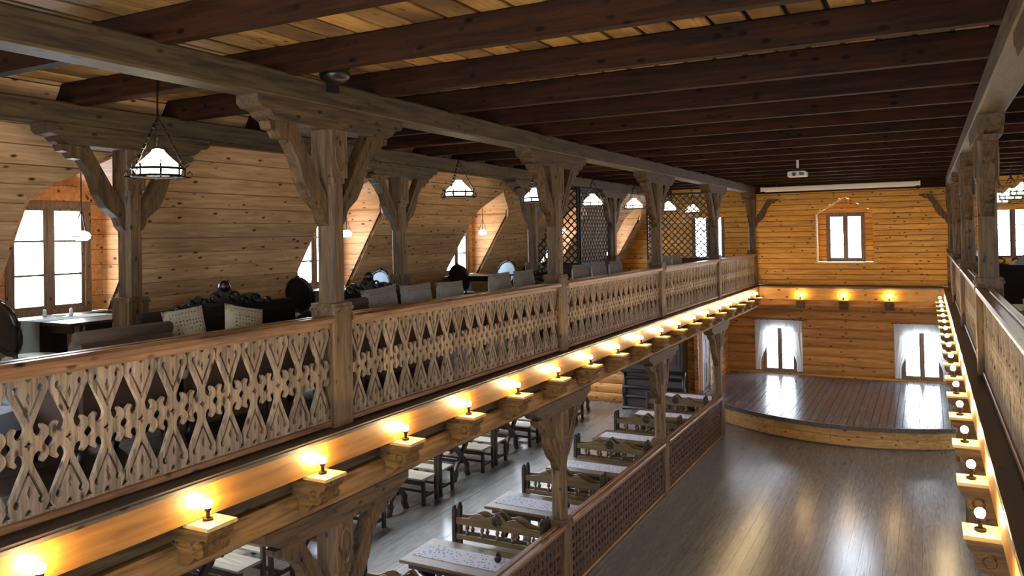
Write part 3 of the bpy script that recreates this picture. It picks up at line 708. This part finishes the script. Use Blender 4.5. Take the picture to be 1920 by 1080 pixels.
def small_pendant(y, label, z=.08):
    t = thing('dormer_pendant', label, 'lamp', (-7.95, y, z+E), 0, 'small pendants in the dormers')
    MB().lathe([(.05, -.045), (.082, -.02), (.09, .01), (.07, .04), (.03, .06)], 14).build('glass_shade', M_LAMP, t, True)
    MB().tube([(.10*math.cos(a), .10*math.sin(a), 0) for a in [2*PI*i/16 for i in range(16)]], .005, 4, True).build('iron_ring', M_IRON, t)
    top = .82-z
    m = MB().tube([(0, 0, .05), (0, 0, top)], .006, 5)
    for i in range(3):
        a = 2*PI*i/3; m.tube([(.10*math.cos(a), .10*math.sin(a), 0), (0, 0, .28)], .004, 4)
    m.build('chain', M_IRON, t)
small_pendant(5.33, 'small lit globe pendant hanging in the nearest dormer')
small_pendant(9.66, 'small lit globe pendant hanging in the dormer behind the near railing post')
small_pendant(13.9, 'small lit globe pendant hanging in the third dormer')
small_pendant(17.9, 'small lit globe pendant hanging in the dormer behind the lattice')
# projector
t = thing('projector', 'white ceiling projector on a pale drop pole over the dance floor', 'projector', (-2.09, 15.4, 1.04+E))
MB().prism([(-.155, -.045), (.155, -.045), (.165, -.03), (.165, .035), (.13, .055), (-.14, .055), (-.165, .035), (-.165, -.03)], 'Y', -.12, .12).build('body', M_PROJ, t)
MB().lathe([(.035, 0), (.035, .03)], 12).build('lens', M_BLK, t).rotation_euler = (PI/2, 0, 0)
t.children[-1].location = (-.05, -.12, 0)
MB().box(.04, .12, -.126, -.12, -.02, .03).build('vent', M_BLK, t)
MB().tube([(0, 0, .05), (.03, 0, .10), (0, 0, .13)], .012).build('joint', M_IRON, t)
MB().tube([(0, 0, .12), (0, 0, .42)], .022, 8).build('drop_pole', M_SCRN, t)
# screen
t = thing('projection_screen', 'rolled-up projection screen in a long white housing below the cross beam', 'screen', (-2.02, 21.9, 1.12+E))
MB().cbox(-1.88, 1.88, -.05, .05, -.055, .055, 'X', .02).build('housing', M_SCRN, t)
for s in (-1, 1): MB().box(s*1.88, s*1.9, -.055, .055, -.06, .06).build('end_cap', M_SCRN, t)
MB().box(-1.8, 1.8, -.01, .01, -.075, -.055).build('bottom_bar', M_SCRN, t)
for s in (-1, 1): MB().box(s*1.5-.02, s*1.5+.02, -.02, .02, .05, .14).build('hanger', M_IRON, t)
# spotlight on plate
t = thing('stage_spotlight', 'black spotlight sitting on the left plate beam above the nearest post', 'spotlight', (-4.15, 4.93, 1.19+E))
MB().ball((0, 0, .12), .125, 14, 8, .6).build('lamp_body', M_BLK, t, True)
MB().tube([(.02, .08, .14), (.03, .14, .2), (.03, .11, .245)], .018, 6).build('handle', M_BLK, t, True)
MB().box(-.05, .0, -.05, .05, -.02, .06).build('foot', M_BLK, t)

# lattice screens
def lattice(label, origin, ax, pts, z0, z1, xl, slope=False):
    """ax: 'X' or 'Y' direction of the panel; xl = (a0,a1) extent relative to world along ax"""
    t = thing('lattice_screen', label, 'screen', (0, 0, 0)); c = origin; a0, a1 = xl
    m = MB(); st_ = .17; th = .014; hw = .013
    def lim(z): return (SX(z)+.05 if slope else a0)
    n = int((a1-a0+z1-z0)/st_)+2
    for i in range(-n, n):
        for s in (1, -1):
            # line: a = a0 + i*st + s*(z - z0)
            seg = []
            for k in range(60):
                z = z0+(z1-z0)*k/59; a = (a0+a1)/2+i*st_+s*(z-z0)
                seg.append((a, z, max(lim(z), a0) <= a <= a1))
            run = [p for p in seg if p[2]]
            if len(run) < 2: continue
            (aa, za, _), (ab, zb, _) = run[0], run[-1]
            d = hw*.7
            poly = [(aa-d, za+s*d), (aa+d, za-s*d), (ab+d, zb-s*d), (ab-d, zb+s*d)]
            o = MB()
            off = th*(.5 if s > 0 else -.5)
            o.prism(poly, 'Y' if ax == 'X' else 'X', c+off-th/2, c+off+th/2)
            W(o, 'slat', M_LAT, t)
    fr = MB()
    if ax == 'X':
        fr.box(a1-.04, a1, c-.03, c+.03, z0, z1); fr.box(max(lim(z0), a0), a1, c-.03, c+.03, z0-.05, z0)
        if not slope: fr.box(a0, a0+.04, c-.03, c+.03, z0, z1)
        fr.box(max(lim(z1), a0), a1, c-.03, c+.03, z1, z1+.05)
    else:
        fr.box(c-.03, c+.03, a1-.04, a1, z0, z1); fr.box(c-.03, c+.03, a0, a0+.04, z0, z1); fr.box(c-.03, c+.03, a0, a1, z0-.05, z0); fr.box(c-.03, c+.03, a0, a1, z1, z1+.05)
    W(fr, 'screen_frame', M_LAT, t)
    lo = MB()
    if ax == 'X': lo.box(SX(GF)+.08 if slope else a0, a1, c-.02, c+.02, GF, z0-.05)
    else: lo.box(c-.02, c+.02, a0, a1, GF, z0-.05)
    W(lo, 'lower_panel', M_FURND, t)
    return t
lattice('black lattice screen cut along the sloping wall, across the left gallery', 16.2, 'X', None, -.62, 1.0, (-8.2, -6.82), True)
lattice('black lattice screen along the aisle between the two rear posts', -6.82, 'Y', None, -.62, 1.0, (16.25, 18.1))
lattice('black lattice screen across the far end of the left gallery', 20.5, 'X', None, -.65, 1.0, (-6.65, -4.95))

# ---------------------------------------------------------------- lower hall furniture
def scallop(w, h0, h1, n=28):
    """crest board outline: low shoulders, waves and a raised middle"""
    top = []
    for i in range(n+1):
        u = -1+2*i/n; a = abs(u)
        z = h0+(h1-h0)*(math.exp(-(a/.16)**2)*1.0+.62*math.exp(-((a-.42)/.20)**2)*1.0)
        z = min(z, h1); top.append((u*w, z))
    return top
def make_bench():
    t = thing('carved_bench', 'x', 'bench')     # along X, centred; back at y=+0, seat towards -y ; faces -Y
    L = .66
    MB().cbox(-L, L, -.44, -.02, .42, .455, 'X', .006).build('seat', M_SEAT, t)
    for sx in (-1, 1):
        MB().cbox(sx*L-.03, sx*L+.03, -.03, .03, 0, 1.0, 'Z', .008).ball((sx*L, 0, 1.015), .032, 8, 5).build('back_post', M_FURND, t)
        MB().cbox(sx*L-.03, sx*L+.03, -.43, -.37, 0, .42, 'Z', .008).build('leg', M_FURND, t)
        MB().box(sx*L-.012, sx*L+.012, -.38, -.02, .12, .17).build('side_stretcher', M_FURND, t)
    MB().box(-L, L, -.42, -.39, .34, .42).build('apron', M_FURND, t); MB().box(-L, L, -.2, -.17, .13, .18).build('stretcher', M_FURND, t)
    top = scallop(L-.03, .885, 1.03)
    MB().prism(top+[(L-.03, .80), (-L+.03, .80)], 'Y', -.014, .014).build('crest_board', M_FURN, t)
    ros = MB()
    for r in (.07, .045, .02): ros.tube([(r*math.cos(a), -.018, .92+r*math.sin(a)) for a in [2*PI*k/14 for k in range(14)]], .009, 4, True)
    for r in (.07, .03): ros.tube([(r*math.cos(a), .018, .92+r*math.sin(a)) for a in [2*PI*k/14 for k in range(14)]], .009, 4, True)
    ros.build('rosette', M_FURND, t)
    MB().cbox(-L, L, -.016, .016, .60, .665, 'X', .005).build('lower_rail', M_FURN, t)
    for x_ in (-.46, -.23, 0, .23, .46):
        MB().lathe([(.02, .665), (.03, .70), (.012, .73), (.03, .76), (.02, .80)], 8, (x_, 0, 0)).build('spindle', M_FURN, t)
    return t
def make_table():
    t = thing('trestle_table', 'x', 'table'); L = .66
    MB().cbox(-L, L, -.38, .38, .735, .775, 'X', .008).build('table_top', M_TOP, t)
    MB().cbox(-.5, .5, -.03, .03, .30, .36, 'X', .006).build('stretcher', M_FURND, t)
    for s in (-1, 1): MB().box(-.56, .56, s*.315-.015, s*.315+.015, .67, .735).build('apron', M_FURND, t)
    for sx in (-1, 1):
        x0 = sx*.46
        for s in (-1, 1):
            pts = [(s*.30, 0), (s*.20, 0), (s*.13, .12), (s*.16, .22), (s*.03, .34), (-s*.10, .48), (-s*.24, .60), (-s*.30, .735), (-s*.20, .735), (-s*.13, .64), (s*.02, .46), (s*.14, .36), (s*.26, .22), (s*.24, .12)]
            MB().prism(pts, 'X', x0-.025+s*.004, x0+.025+s*.004).build('leg', M_FURND, t)
    return t
be = make_bench(); tb = make_table()
cl = MB()
nx = 12
for i in range(nx):
    x0, x1 = -.60+1.2*i/nx, -.60+1.2*(i+1)/nx
    cl.box(x0, x1, -.19, .19, 0, .004)
CLM = cl.mesh('table_runner', M_CLOTH)
rown = ['nearest', 'second', 'third', 'fourth', 'fifth', 'sixth', 'seventh']
def row(xc, y0, n, side, cloth):
    for k in range(n):
        yb = y0+2.08*k
        put(be, (xc, yb-.07, 0), 0, 'carved bench with scalloped back in the %s lower row, facing the viewer, %s' % (side, rown[k]), '%s row benches' % side)
        put(be, (xc, yb+.07, 0), PI, 'carved bench with scalloped back in the %s lower row, back to the viewer, %s' % (side, rown[k]), '%s row benches' % side)
        put(tb, (xc, yb+1.12, 0), 0, 'dark trestle table with curved crossed legs in the %s lower row, %s' % (side, rown[k]), '%s row tables' % side)
        if cloth:
            c_ = bpy.data.objects.new('table_runner', CLM); C.objects.link(c_); c_.location = (xc, yb+1.12, .7755)
            tag(c_, 'white floral runner on the %s table of the %s lower row' % (rown[k], side), 'cloth', '%s row runners' % side)
row(-5.08, 7.12, 6, 'railing-side', True)
row(-8.53, 5.75, 7, 'window-side', True)
for s in (be, tb):
    for ch in list(s.children): bpy.data.objects.remove(ch)
    bpy.data.objects.remove(s)
for k, (yy, xx) in enumerate(((8.3, -4.62), (10.35, -4.62))):
    t = thing('condiment_pot', 'small dark pot on the %s railing-side table' % rown[k], 'pot', (xx, yy, .78), 0, 'pots on tables')
    MB().lathe([(.03, 0), (.045, .03), (.04, .07), (.025, .09)], 12).build('body', M_BLK, t, True)
    MB().lathe([(.028, .09), (.02, .105), (.006, .12)], 12).build('lid', M_BLK, t, True)
# cabinet
t = thing('dark_cabinet', 'tall dark carved cabinet with stacked mouldings against the log cross wall', 'cabinet', (-6.45, 20.42, 0))
MB().box(-.78, .78, -.24, .26, .06, 2.35).build('body', M_FURND, t)
for k, (z, o_) in enumerate(((0, .08), (.30, .05), (.55, .06), (.80, .03), (.98, .09), (2.1, .05), (2.3, .12))):
    MB().prism([(-.24-o_, z), (-.24-o_-.03, z+.04), (-.24-o_, z+.08), (-.2, z+.10), (-.2, z)], 'X', -.78-o_, .78+o_).build('moulding', M_BLK, t)
for sx in (-1, 1):
    dr = MB().box(sx*.38-.34, sx*.38+.34, -.265, -.24, 1.12, 2.06).build('door', M_FURND, t)
    MB().box(sx*.38-.24, sx*.38+.24, -.28, -.265, 1.22, 1.96).build('door_panel', M_BLK, dr)
    MB().ball((sx*.08, -.285, 1.55), .018, 8, 5).build('knob', M_IRON, dr)
    MB().box(sx*.38-.34, sx*.38+.34, -.262, -.24, .14, .28).build('drawer', M_FURND, t)
    MB().lathe([(.05, 0), (.06, .05), (.035, .15), (.06, .3), (.07, .45), (.035, .62), (.05, .95)], 10, (sx*.80, -.27, .05)).build('turned_column', M_BLK, t, True)

# ---------------------------------------------------------------- curtains
def curtain(x0, x1, zt, zb, label):
    t = thing('curtain', label, 'curtain', ((x0+x1)/2, YL-.06, zt+E)); w_ = x1-x0; H = zt-zb
    MB().tube([(-w_/2-.06, 0, 0), (w_/2+.06, 0, 0)], .014, 6).build('curtain_rod', M_FURND, t)
    for s_ in (-1, 1): MB().box(s_*(w_/2+.03)-.012, s_*(w_/2+.03)+.012, -.012, .09, -.012, .012).build('rod_bracket', M_FURND, t)
    def sheet(fx0, fx1, ztop, fz, name, n=60, amp=.02):
        m = MB(); rows_ = 14
        for j in range(rows_+1):
            v = j/rows_
            a, b = fx0(v), fx1(v)
            for i in range(n+1):
                u = i/n; z = ztop+(fz(u)-ztop)*v
                m.v.append((a+(b-a)*u, -.02+amp*math.sin(u*n*.9)*(.5+.5*math.sin(u*7+1)), z))
        for j in range(rows_):
            for i in range(n):
                q_ = j*(n+1)+i; m.f.append((q_, q_+1, q_+n+2, q_+n+1))
        me = m.mesh(name, M_SHEER, True); return place(name, me, t)
    hw = w_/2
    sheet(lambda v: -hw, lambda v: hw, 0, lambda u: -.30+.06*math.cos((u-.5)*2*PI), 'valance')
    ease = lambda v: .36 if v < .3 else .36-.24*min(1, (v-.3)/.5)
    sheet(lambda v: -hw, lambda v: -hw+w_*ease(v), -.01, lambda u: -H, 'drape', 30)
    sheet(lambda v: hw-w_*ease(v), lambda v: hw, -.01, lambda u: -H, 'drape', 30)
curtain(-4.60, -3.27, -2.60, -4.08, 'white sheer curtain with valance at the left window behind the stage')
curtain(-.87, .46, -2.60, -4.11, 'white sheer curtain with valance at the right window behind the stage')

# ---------------------------------------------------------------- gallery furniture
def pillow_mesh(w_, h_, d_, mat, n=8):
    m = MB()
    for side in (1, -1):
        b0 = len(m.v)
        for j in range(n+1):
            for i in range(n+1):
                u, v = -1+2*i/n, -1+2*j/n
                e = (1-u**6)*(1-v**6); pz = 1-.05*(1-abs(v))*abs(u)
                m.v.append((u*w_/2*(1-.04*(1-v*v)), side*d_/2*(e**.5)*(.55+.45*(1-u*u*.5-v*v*.5)), h_/2+v*h_/2*(1-.03*(1-u*u))))
        for j in range(n):
            for i in range(n):
                q_ = b0+j*(n+1)+i; m.f.append((q_, q_+1, q_+n+2, q_+n+1))
    return m.mesh('cushion', mat, True)
PILG = pillow_mesh(.58, .54, .15, M_CUSHG); PILB = pillow_mesh(.38, .54, .13, M_CUSH)
def cushion(x, y, z, rz, tilt, label, me, group, roll=0, nm='cushion'):
    o = bpy.data.objects.new(nm, me); C.objects.link(o); o.location = (x, y, z+E); o.rotation_euler = (tilt, roll, rz); tag(o, label, 'cushion', group); return o
def crest(w_, z0, h):
    pts = []
    for i in range(41):
        u = -1+2*i/40; a = abs(u)
        z = z0+h*(.32*math.cos(u*PI/2)+.5*math.exp(-(a/.13)**2)+.22*math.exp(-((a-.38)/.12)**2)+.03*math.sin(u*30))
        pts.append((u*w_, z))
    return pts
def sofa(x, y, L, face, label, crestv=False, mat=None, group=None, arm='roll', backh=.88, rz=None):
    """long axis along world Y. face=+1 faces +X, -1 faces -X."""
    mat = mat or M_UPB
    t = thing('sofa', label, 'sofa', (x, y, G), rz if rz is not None else (PI/2 if face > 0 else -PI/2), group)
    # local: along X, back at y=0 side (+y = behind), faces -y... rotated so that -y -> face direction
    h = L/2
    MB().cbox(-h+.05, h-.05, -.62, -.08, .28, .44, 'X', .04).build('seat', mat, t)
    MB().cbox(-h+.04, h-.04, -.64, -.05, .20, .29, 'X', .012).build('seat_rail', M_BLK, t)
    MB().cbox(-h+.06, h-.06, -.14, 0, .40, backh-.03, 'X', .04).build('backrest', mat, t)
    MB().tube([(-h+.05, -.05, backh-.02), (h-.05, -.05, backh-.02)], .045, 8).build('back_roll', mat, t, True)
    if crestv:
        cr = crest(h-.08, backh-.02, .30)
        MB().prism(cr+[(h-.08, backh-.08), (-h+.08, backh-.08)], 'Y', -.07, -.02).build('carved_crest', M_BLK, t)
        for s in (-1, 1):
          if 1:
            for (cx, cz, r) in ((.12, .10, .05), (.24, .06, .04), (.40, .06, .045), (.56, .03, .035)):
                MB().tube([(s*cx+r*math.cos(a), -.075, backh+cz+r*math.sin(a)*.8) for a in [2*PI*k/10 for k in range(9)]], .014, 5).build('carving', M_BLK, t, True)
        MB().ball((0, -.06, backh+.20), .06, 10, 6).build('crest_finial', M_BLK, t, True)
    for s in (-1, 1):
        if arm == 'roll':
            MB().tube([(s*(h-.03), -.60, .60), (s*(h-.03), -.05, .64)], .065, 10).build('arm_roll', mat, t, True)
            MB().cbox(s*h-.07, s*h+.02, -.58, -.06, .28, .60, 'Y', .02).build('arm_panel', mat, t)
            pts = [(s*(h-.03)+.05*math.cos(a), -.63, .60+.05*math.sin(a)) for a in [2*PI*k/12 for k in range(12)]]
            MB().tube(pts, .014, 5, True).tube([(s*(h-.02), -.63, .56), (s*(h-.04), -.64, .42), (s*(h-.01), -.63, .28)], .02, 6).build('arm_scroll', M_BLK, t, True)
        else:
            pts = [(s*(h-.02), -.05, .60), (s*(h+.02), -.25, .72), (s*(h), -.45, .66), (s*(h-.04), -.60, .50)]
            MB().tube(pts, .035, 8).build('arm_roll', M_BLK, t, True)
        for yy in (-.58, -.06): MB().tube([(s*(h-.1), yy, .22), (s*(h-.07), yy-.01, .1), (s*(h-.1), yy, 0)], [.035, .025, .018], 7).build('leg', M_BLK, t, True)
    return t
GR = 'sofas along the left railing'
sofa(-4.72, 3.50, .80, -1, 'small brown settee with its back to the near railing bay', group=GR, backh=.92)
sofa(-4.72, 4.42, .96, -1, 'low brown settee under the two beige cushions', group=GR, backh=.78)
sofa(-4.72, 5.80, .62, -1, 'small brown settee just past the nearest railing post', group=GR, backh=.92)
sofa(-4.72, 7.15, 2.0, -1, 'low brown sofa under the three grey cushions', group=GR, backh=.76)
sofa(-4.72, 9.15, 1.8, -1, 'low brown sofa under the pair of grey cushions before the second post', group=GR, backh=.76)
sofa(-4.72, 12.4, 2.6, -1, 'low brown sofa behind the third bay of the left railing', group=GR, backh=.76)
sofa(-4.72, 16.2, 2.8, -1, 'low brown sofa behind the fourth bay of the left railing', group=GR, backh=.76)
CU = 'grey patterned back cushions'
cushion(-4.80, 4.10, -1.02, PI/2+.05, -.2, 'beige dotted cushion on the near low settee, left of the pair', PILB, 'beige dotted cushions', -.05)
cushion(-4.80, 4.56, -1.04, PI/2-.1, -.25, 'beige dotted cushion on the near low settee, right of the pair', PILB, 'beige dotted cushions', .22)
for k, (yc, zt, nm) in enumerate(((6.42, -1.02, 'left'), (7.03, -1.03, 'middle'), (7.70, -1.04, 'right'))):
    cushion(-4.80, yc, zt, PI/2, -.12, 'grey patterned cushion past the nearest post, %s of three' % nm, PILG, CU, (-.06, 0, .02)[k])
for yc, nm in ((8.86, 'left'), (9.55, 'right')):
    cushion(-4.80, yc, -1.0, PI/2, -.08, 'grey patterned cushion beside the second railing post, %s of the pair' % nm, PILG, CU)
for k, (yc, nm) in enumerate(((11.5, 'first'), (12.3, 'second'), (13.1, 'third'), (15.3, 'fourth'), (16.1, 'fifth'), (16.9, 'sixth'))):
    cushion(-4.80, yc, -1.0, PI/2, -.08, 'grey patterned cushion above the far part of the left railing, %s beyond the second post' % nm, PILG, CU)
sofa(-6.15, 5.55, 1.9, 1, 'dark baroque sofa with tall carved crest facing the near railing bay', True, M_VELV, 'carved sofas', 'curl', .86)
sofa(-6.1, 7.75, 1.7, 1, 'dark baroque sofa with carved crest behind the three grey cushions', True, M_VELV, 'carved sofas', 'curl', .84)
sofa(-6.1, 12.9, 1.7, 1, 'dark baroque sofa with carved crest beyond the second post', True, M_VELV, 'carved sofas', 'curl', .84)
sofa(1.16, 10.9, 1.05, 1, 'black carved settee with its back to the viewer, right gallery, beyond the nearest post', True, M_VELV, 'carved sofas', 'curl', 1.04, PI)
sofa(.76, 15.9, 2.3, 1, 'black carved sofa backed to the right railing farther along', True, M_VELV, 'carved sofas', 'curl', .98)
# rolled armchair bolster near the crest sofa
def bolster(x, y, z, label):
    t = thing('bolster', label, 'cushion', (x, y, z+E), 0)
    MB().tube([(0, -.24, 0), (0, -.20, 0), (0, .20, 0), (0, .24, 0)], [.06, .085, .085, .06], 12).build('bolster_body', M_BLK, t, True)
    for i in range(6):
        yy = -.18+.072*i; MB().tube([(.086*math.cos(a), yy, .086*math.sin(a)) for a in [2*PI*k/14 for k in range(14)]], .006, 4, True).build('rib', M_UPB, t)
bolster(-5.60, 6.1, GF+.53, 'dark tufted bolster on the carved sofa near the railing post')

def oval_chair(x, y, rz, label, backm, seatm, group='medallion chairs', sc=1.0):
    t = thing('medallion_chair', label, 'chair', (x, y, G), rz, group)       # faces -y
    MB().lathe([(.20, .40), (.245, .42), (.25, .46), (.20, .50), (.08, .515)], 20).build('seat', seatm, t, True)
    MB().lathe([(.25, .36), (.262, .39), (.25, .42)], 20).build('seat_frame', M_BLK, t, True)
    pts = [(.205*math.cos(a), .23+.05*math.sin(a), .76+.225*math.sin(a)) for a in [2*PI*k/22 for k in range(22)]]
    MB().tube(pts, .028, 7, True).ball((0, .28, 1.0), .035, 8, 5).build('back_frame', M_BLK, t, True)
    m = MB()
    for s in (-1, 1):
        b0 = len(m.v)
        m.v.append((0, .23+s*.035, .76))
        for a in [2*PI*k/22 for k in range(22)]: m.v.append((.20*math.cos(a), .23+.05*math.sin(a)+s*.01, .76+.22*math.sin(a)))
        for k in range(22): m.f.append((b0, b0+1+k, b0+1+(k+1) % 22))
    m.build('back_upholstery', backm, t, True)
    for s in (-1, 1):
        MB().tube([(s*.14, .20, .42), (s*.13, .22, .56)], .022, 6).build('back_support', M_BLK, t, True)
        MB().tube([(s*.17, -.17, .38), (s*.19, -.19, .2), (s*.17, -.17, 0)], [.03, .022, .014], 7).build('leg', M_BLK, t, True)
        MB().tube([(s*.15, .18, .38), (s*.16, .2, .2), (s*.17, .25, 0)], [.028, .022, .016], 7).build('leg', M_BLK, t, True)
    return t
oval_chair(-7.22, 4.34, PI, 'medallion-back chair with pale green seat at the left picture edge', M_BLK, M_GREEN)
def stool(x, y, rz, lx, ly, h, label, m):
    t = thing('upholstered_stool', label, 'stool', (x, y, G), rz, 'upholstered stools')
    prof = []
    c_ = MB().cbox(-lx/2, lx/2, -ly/2, ly/2, h-.13, h, 'X', .035); c_.build('seat', m, t)
    MB().cbox(-lx/2-.01, lx/2+.01, -ly/2-.01, ly/2+.01, h-.18, h-.13, 'X', .01).build('seat_frame', M_BLK, t)
    for sx in (-1, 1):
        for sy in (-1, 1): MB().tube([(sx*(lx/2-.05), sy*(ly/2-.05), h-.16), (sx*(lx/2-.03), sy*(ly/2-.03), .18), (sx*(lx/2-.06), sy*(ly/2-.06), 0)], [.032, .024, .016], 7).build('leg', M_BLK, t, True)
    return t
stool(-6.62, 3.95, .1, .62, .95, .50, 'pale blue upholstered stool, its top just showing over the near railing', M_BLUE)
stool(-5.35, 2.75, .3, .6, .6, .46, 'pale blue upholstered stool seen through the near railing, at the picture edge', M_BLUE)
stool(-5.7, 3.62, -.2, .6, .6, .46, 'pale blue upholstered stool seen through the near railing balusters, farther one', M_BLUE)
oval_chair(-7.45, 8.28, PI+.1, 'black-backed medallion chair on the near side of the second dormer table', M_BLK, M_BLUE)
oval_chair(-7.72, 9.95, .05, 'medallion chair with light blue back on the far side of the second dormer table', M_BLUE, M_BLUE)
oval_chair(-7.45, 12.42, PI-.1, 'black-backed medallion chair on the near side of the third dormer table', M_BLK, M_BLK)
oval_chair(-7.62, 14.05, 0, 'medallion chair with light blue back on the far side of the third dormer table', M_BLUE, M_BLUE)

def side_table(x, y, lx, ly, label, cloth=True):
    t = thing('gallery_table', label, 'table', (x, y, G), 0, 'tables at the dormers')
    MB().cbox(-lx/2, lx/2, -ly/2, ly/2, .735, .765, 'X', .006).build('table_top', M_FURND, t)
    for sy in (-1, 1): MB().box(-lx/2+.06, lx/2-.06, sy*(ly/2-.07)-.01, sy*(ly/2-.07)+.01, .66, .735).build('apron', M_FURND, t)
    for sx in (-1, 1):
        MB().cbox(sx*(lx/2-.18)-.04, sx*(lx/2-.18)+.04, -.16, .16, 0.05, .735, 'Z', .01).build('leg', M_FURND, t)
        MB().box(sx*(lx/2-.18)-.05, sx*(lx/2-.18)+.05, -ly/2+.1, ly/2-.1, 0, .05).build('foot', M_FURND, t)
    return t
side_table(-7.58, 4.98, 1.1, .78, 'dark table with a shining top under the nearest dormer window')
side_table(-7.62, 9.12, 1.05, .78, 'dark table with a pale top under the second dormer window')
side_table(-7.62, 13.25, 1.05, .78, 'dark table with a pale top under the third dormer window')
side_table(-7.62, 17.4, 1.05, .78, 'dark table behind the lattice screen')
side_table(1.10, 8.55, .8, .7, 'dark table in the right gallery behind the nearest post')
def runner(x, y, drop, label):
    t = thing('table_runner', label, 'cloth', (x, y, G+.766), 0, 'runners on gallery tables')
    MB().box(-.55, .55, -.16, .16, 0, .003).build('cloth_top', M_CLO2, t)
    m = MB(); n = 12
    for i in range(n+1):
        u = i/n; m.v += [(.552+.006*math.sin(u*9), -.16+.32*u, 0), (.565+.012*math.sin(u*11), -.155+.31*u, -drop)]
    for i in range(n): m.f.append((2*i, 2*i+2, 2*i+3, 2*i+1))
    m.build('cloth_drop', M_CLO2, t, True)
def runner_side(x, y, label):
    t = thing('table_runner', label, 'cloth', (x, y, G+.766), 0, 'runners on gallery tables')
    MB().box(-.15, .15, -.40, .39, 0, .003).build('cloth_top', M_CLO2, t)
    m = MB(); n = 12
    for i in range(n+1):
        u = i/n; m.v += [(-.15+.30*u, -.402-.006*math.sin(u*9), 0.002), (-.145+.29*u, -.415-.012*math.sin(u*11), -.33)]
    for i in range(n): m.f.append((2*i, 2*i+2, 2*i+3, 2*i+1))
    m.build('cloth_drop', M_CLO2, t, True)
runner_side(-7.62, 4.98, 'linen runner hanging over the edge of the nearest dormer table')
runner_side(-7.62, 9.12, 'linen runner hanging over the edge of the second dormer table')
for (yy, nm) in ((4.98, 'nearest'), (9.12, 'second')):
    for s, w_ in ((-1, 'left'), (1, 'right')):
        t = thing('salt_shaker', '%s white shaker on the %s dormer table' % (w_, nm), 'shaker', (-7.82+s*.06, yy+s*.10, G+.770), 0, 'shakers on dormer tables')
        MB().lathe([(.018, 0), (.024, .02), (.016, .05), (.018, .065), (.008, .078)], 10).build('body', M_CER, t, True)
    t = thing('ash_dish', 'white dish between the shakers on the %s dormer table' % nm, 'dish', (-7.80, yy, G+.770), 0, 'dishes on dormer tables')
    MB().lathe([(.03, 0), (.055, .004), (.07, .02), (.066, .021), (.05, .008), (.01, .006)], 14).build('bowl', M_CER, t, True)
t = thing('saucer', 'white plate beside the cup on the right gallery table', 'plate', (.84, 8.42, G+.766)); MB().lathe([(.03, 0), (.05, .004), (.075, .015), (.072, .017), (.04, .008), (.01, .007)], 14).build('plate_body', M_CER, t, True)
t = thing('cup', 'white cup on the right gallery table', 'cup', (.80, 8.62, G+.766)); MB().lathe([(.025, 0), (.035, .03), (.038, .07), (.033, .07), (.028, .02), (.01, .01)], 12).build('body', M_CER, t, True)
MB().tube([(.037, 0, .06), (.06, 0, .05), (.058, 0, .03), (.035, 0, .02)], .005, 5).build('handle', M_CER, t)
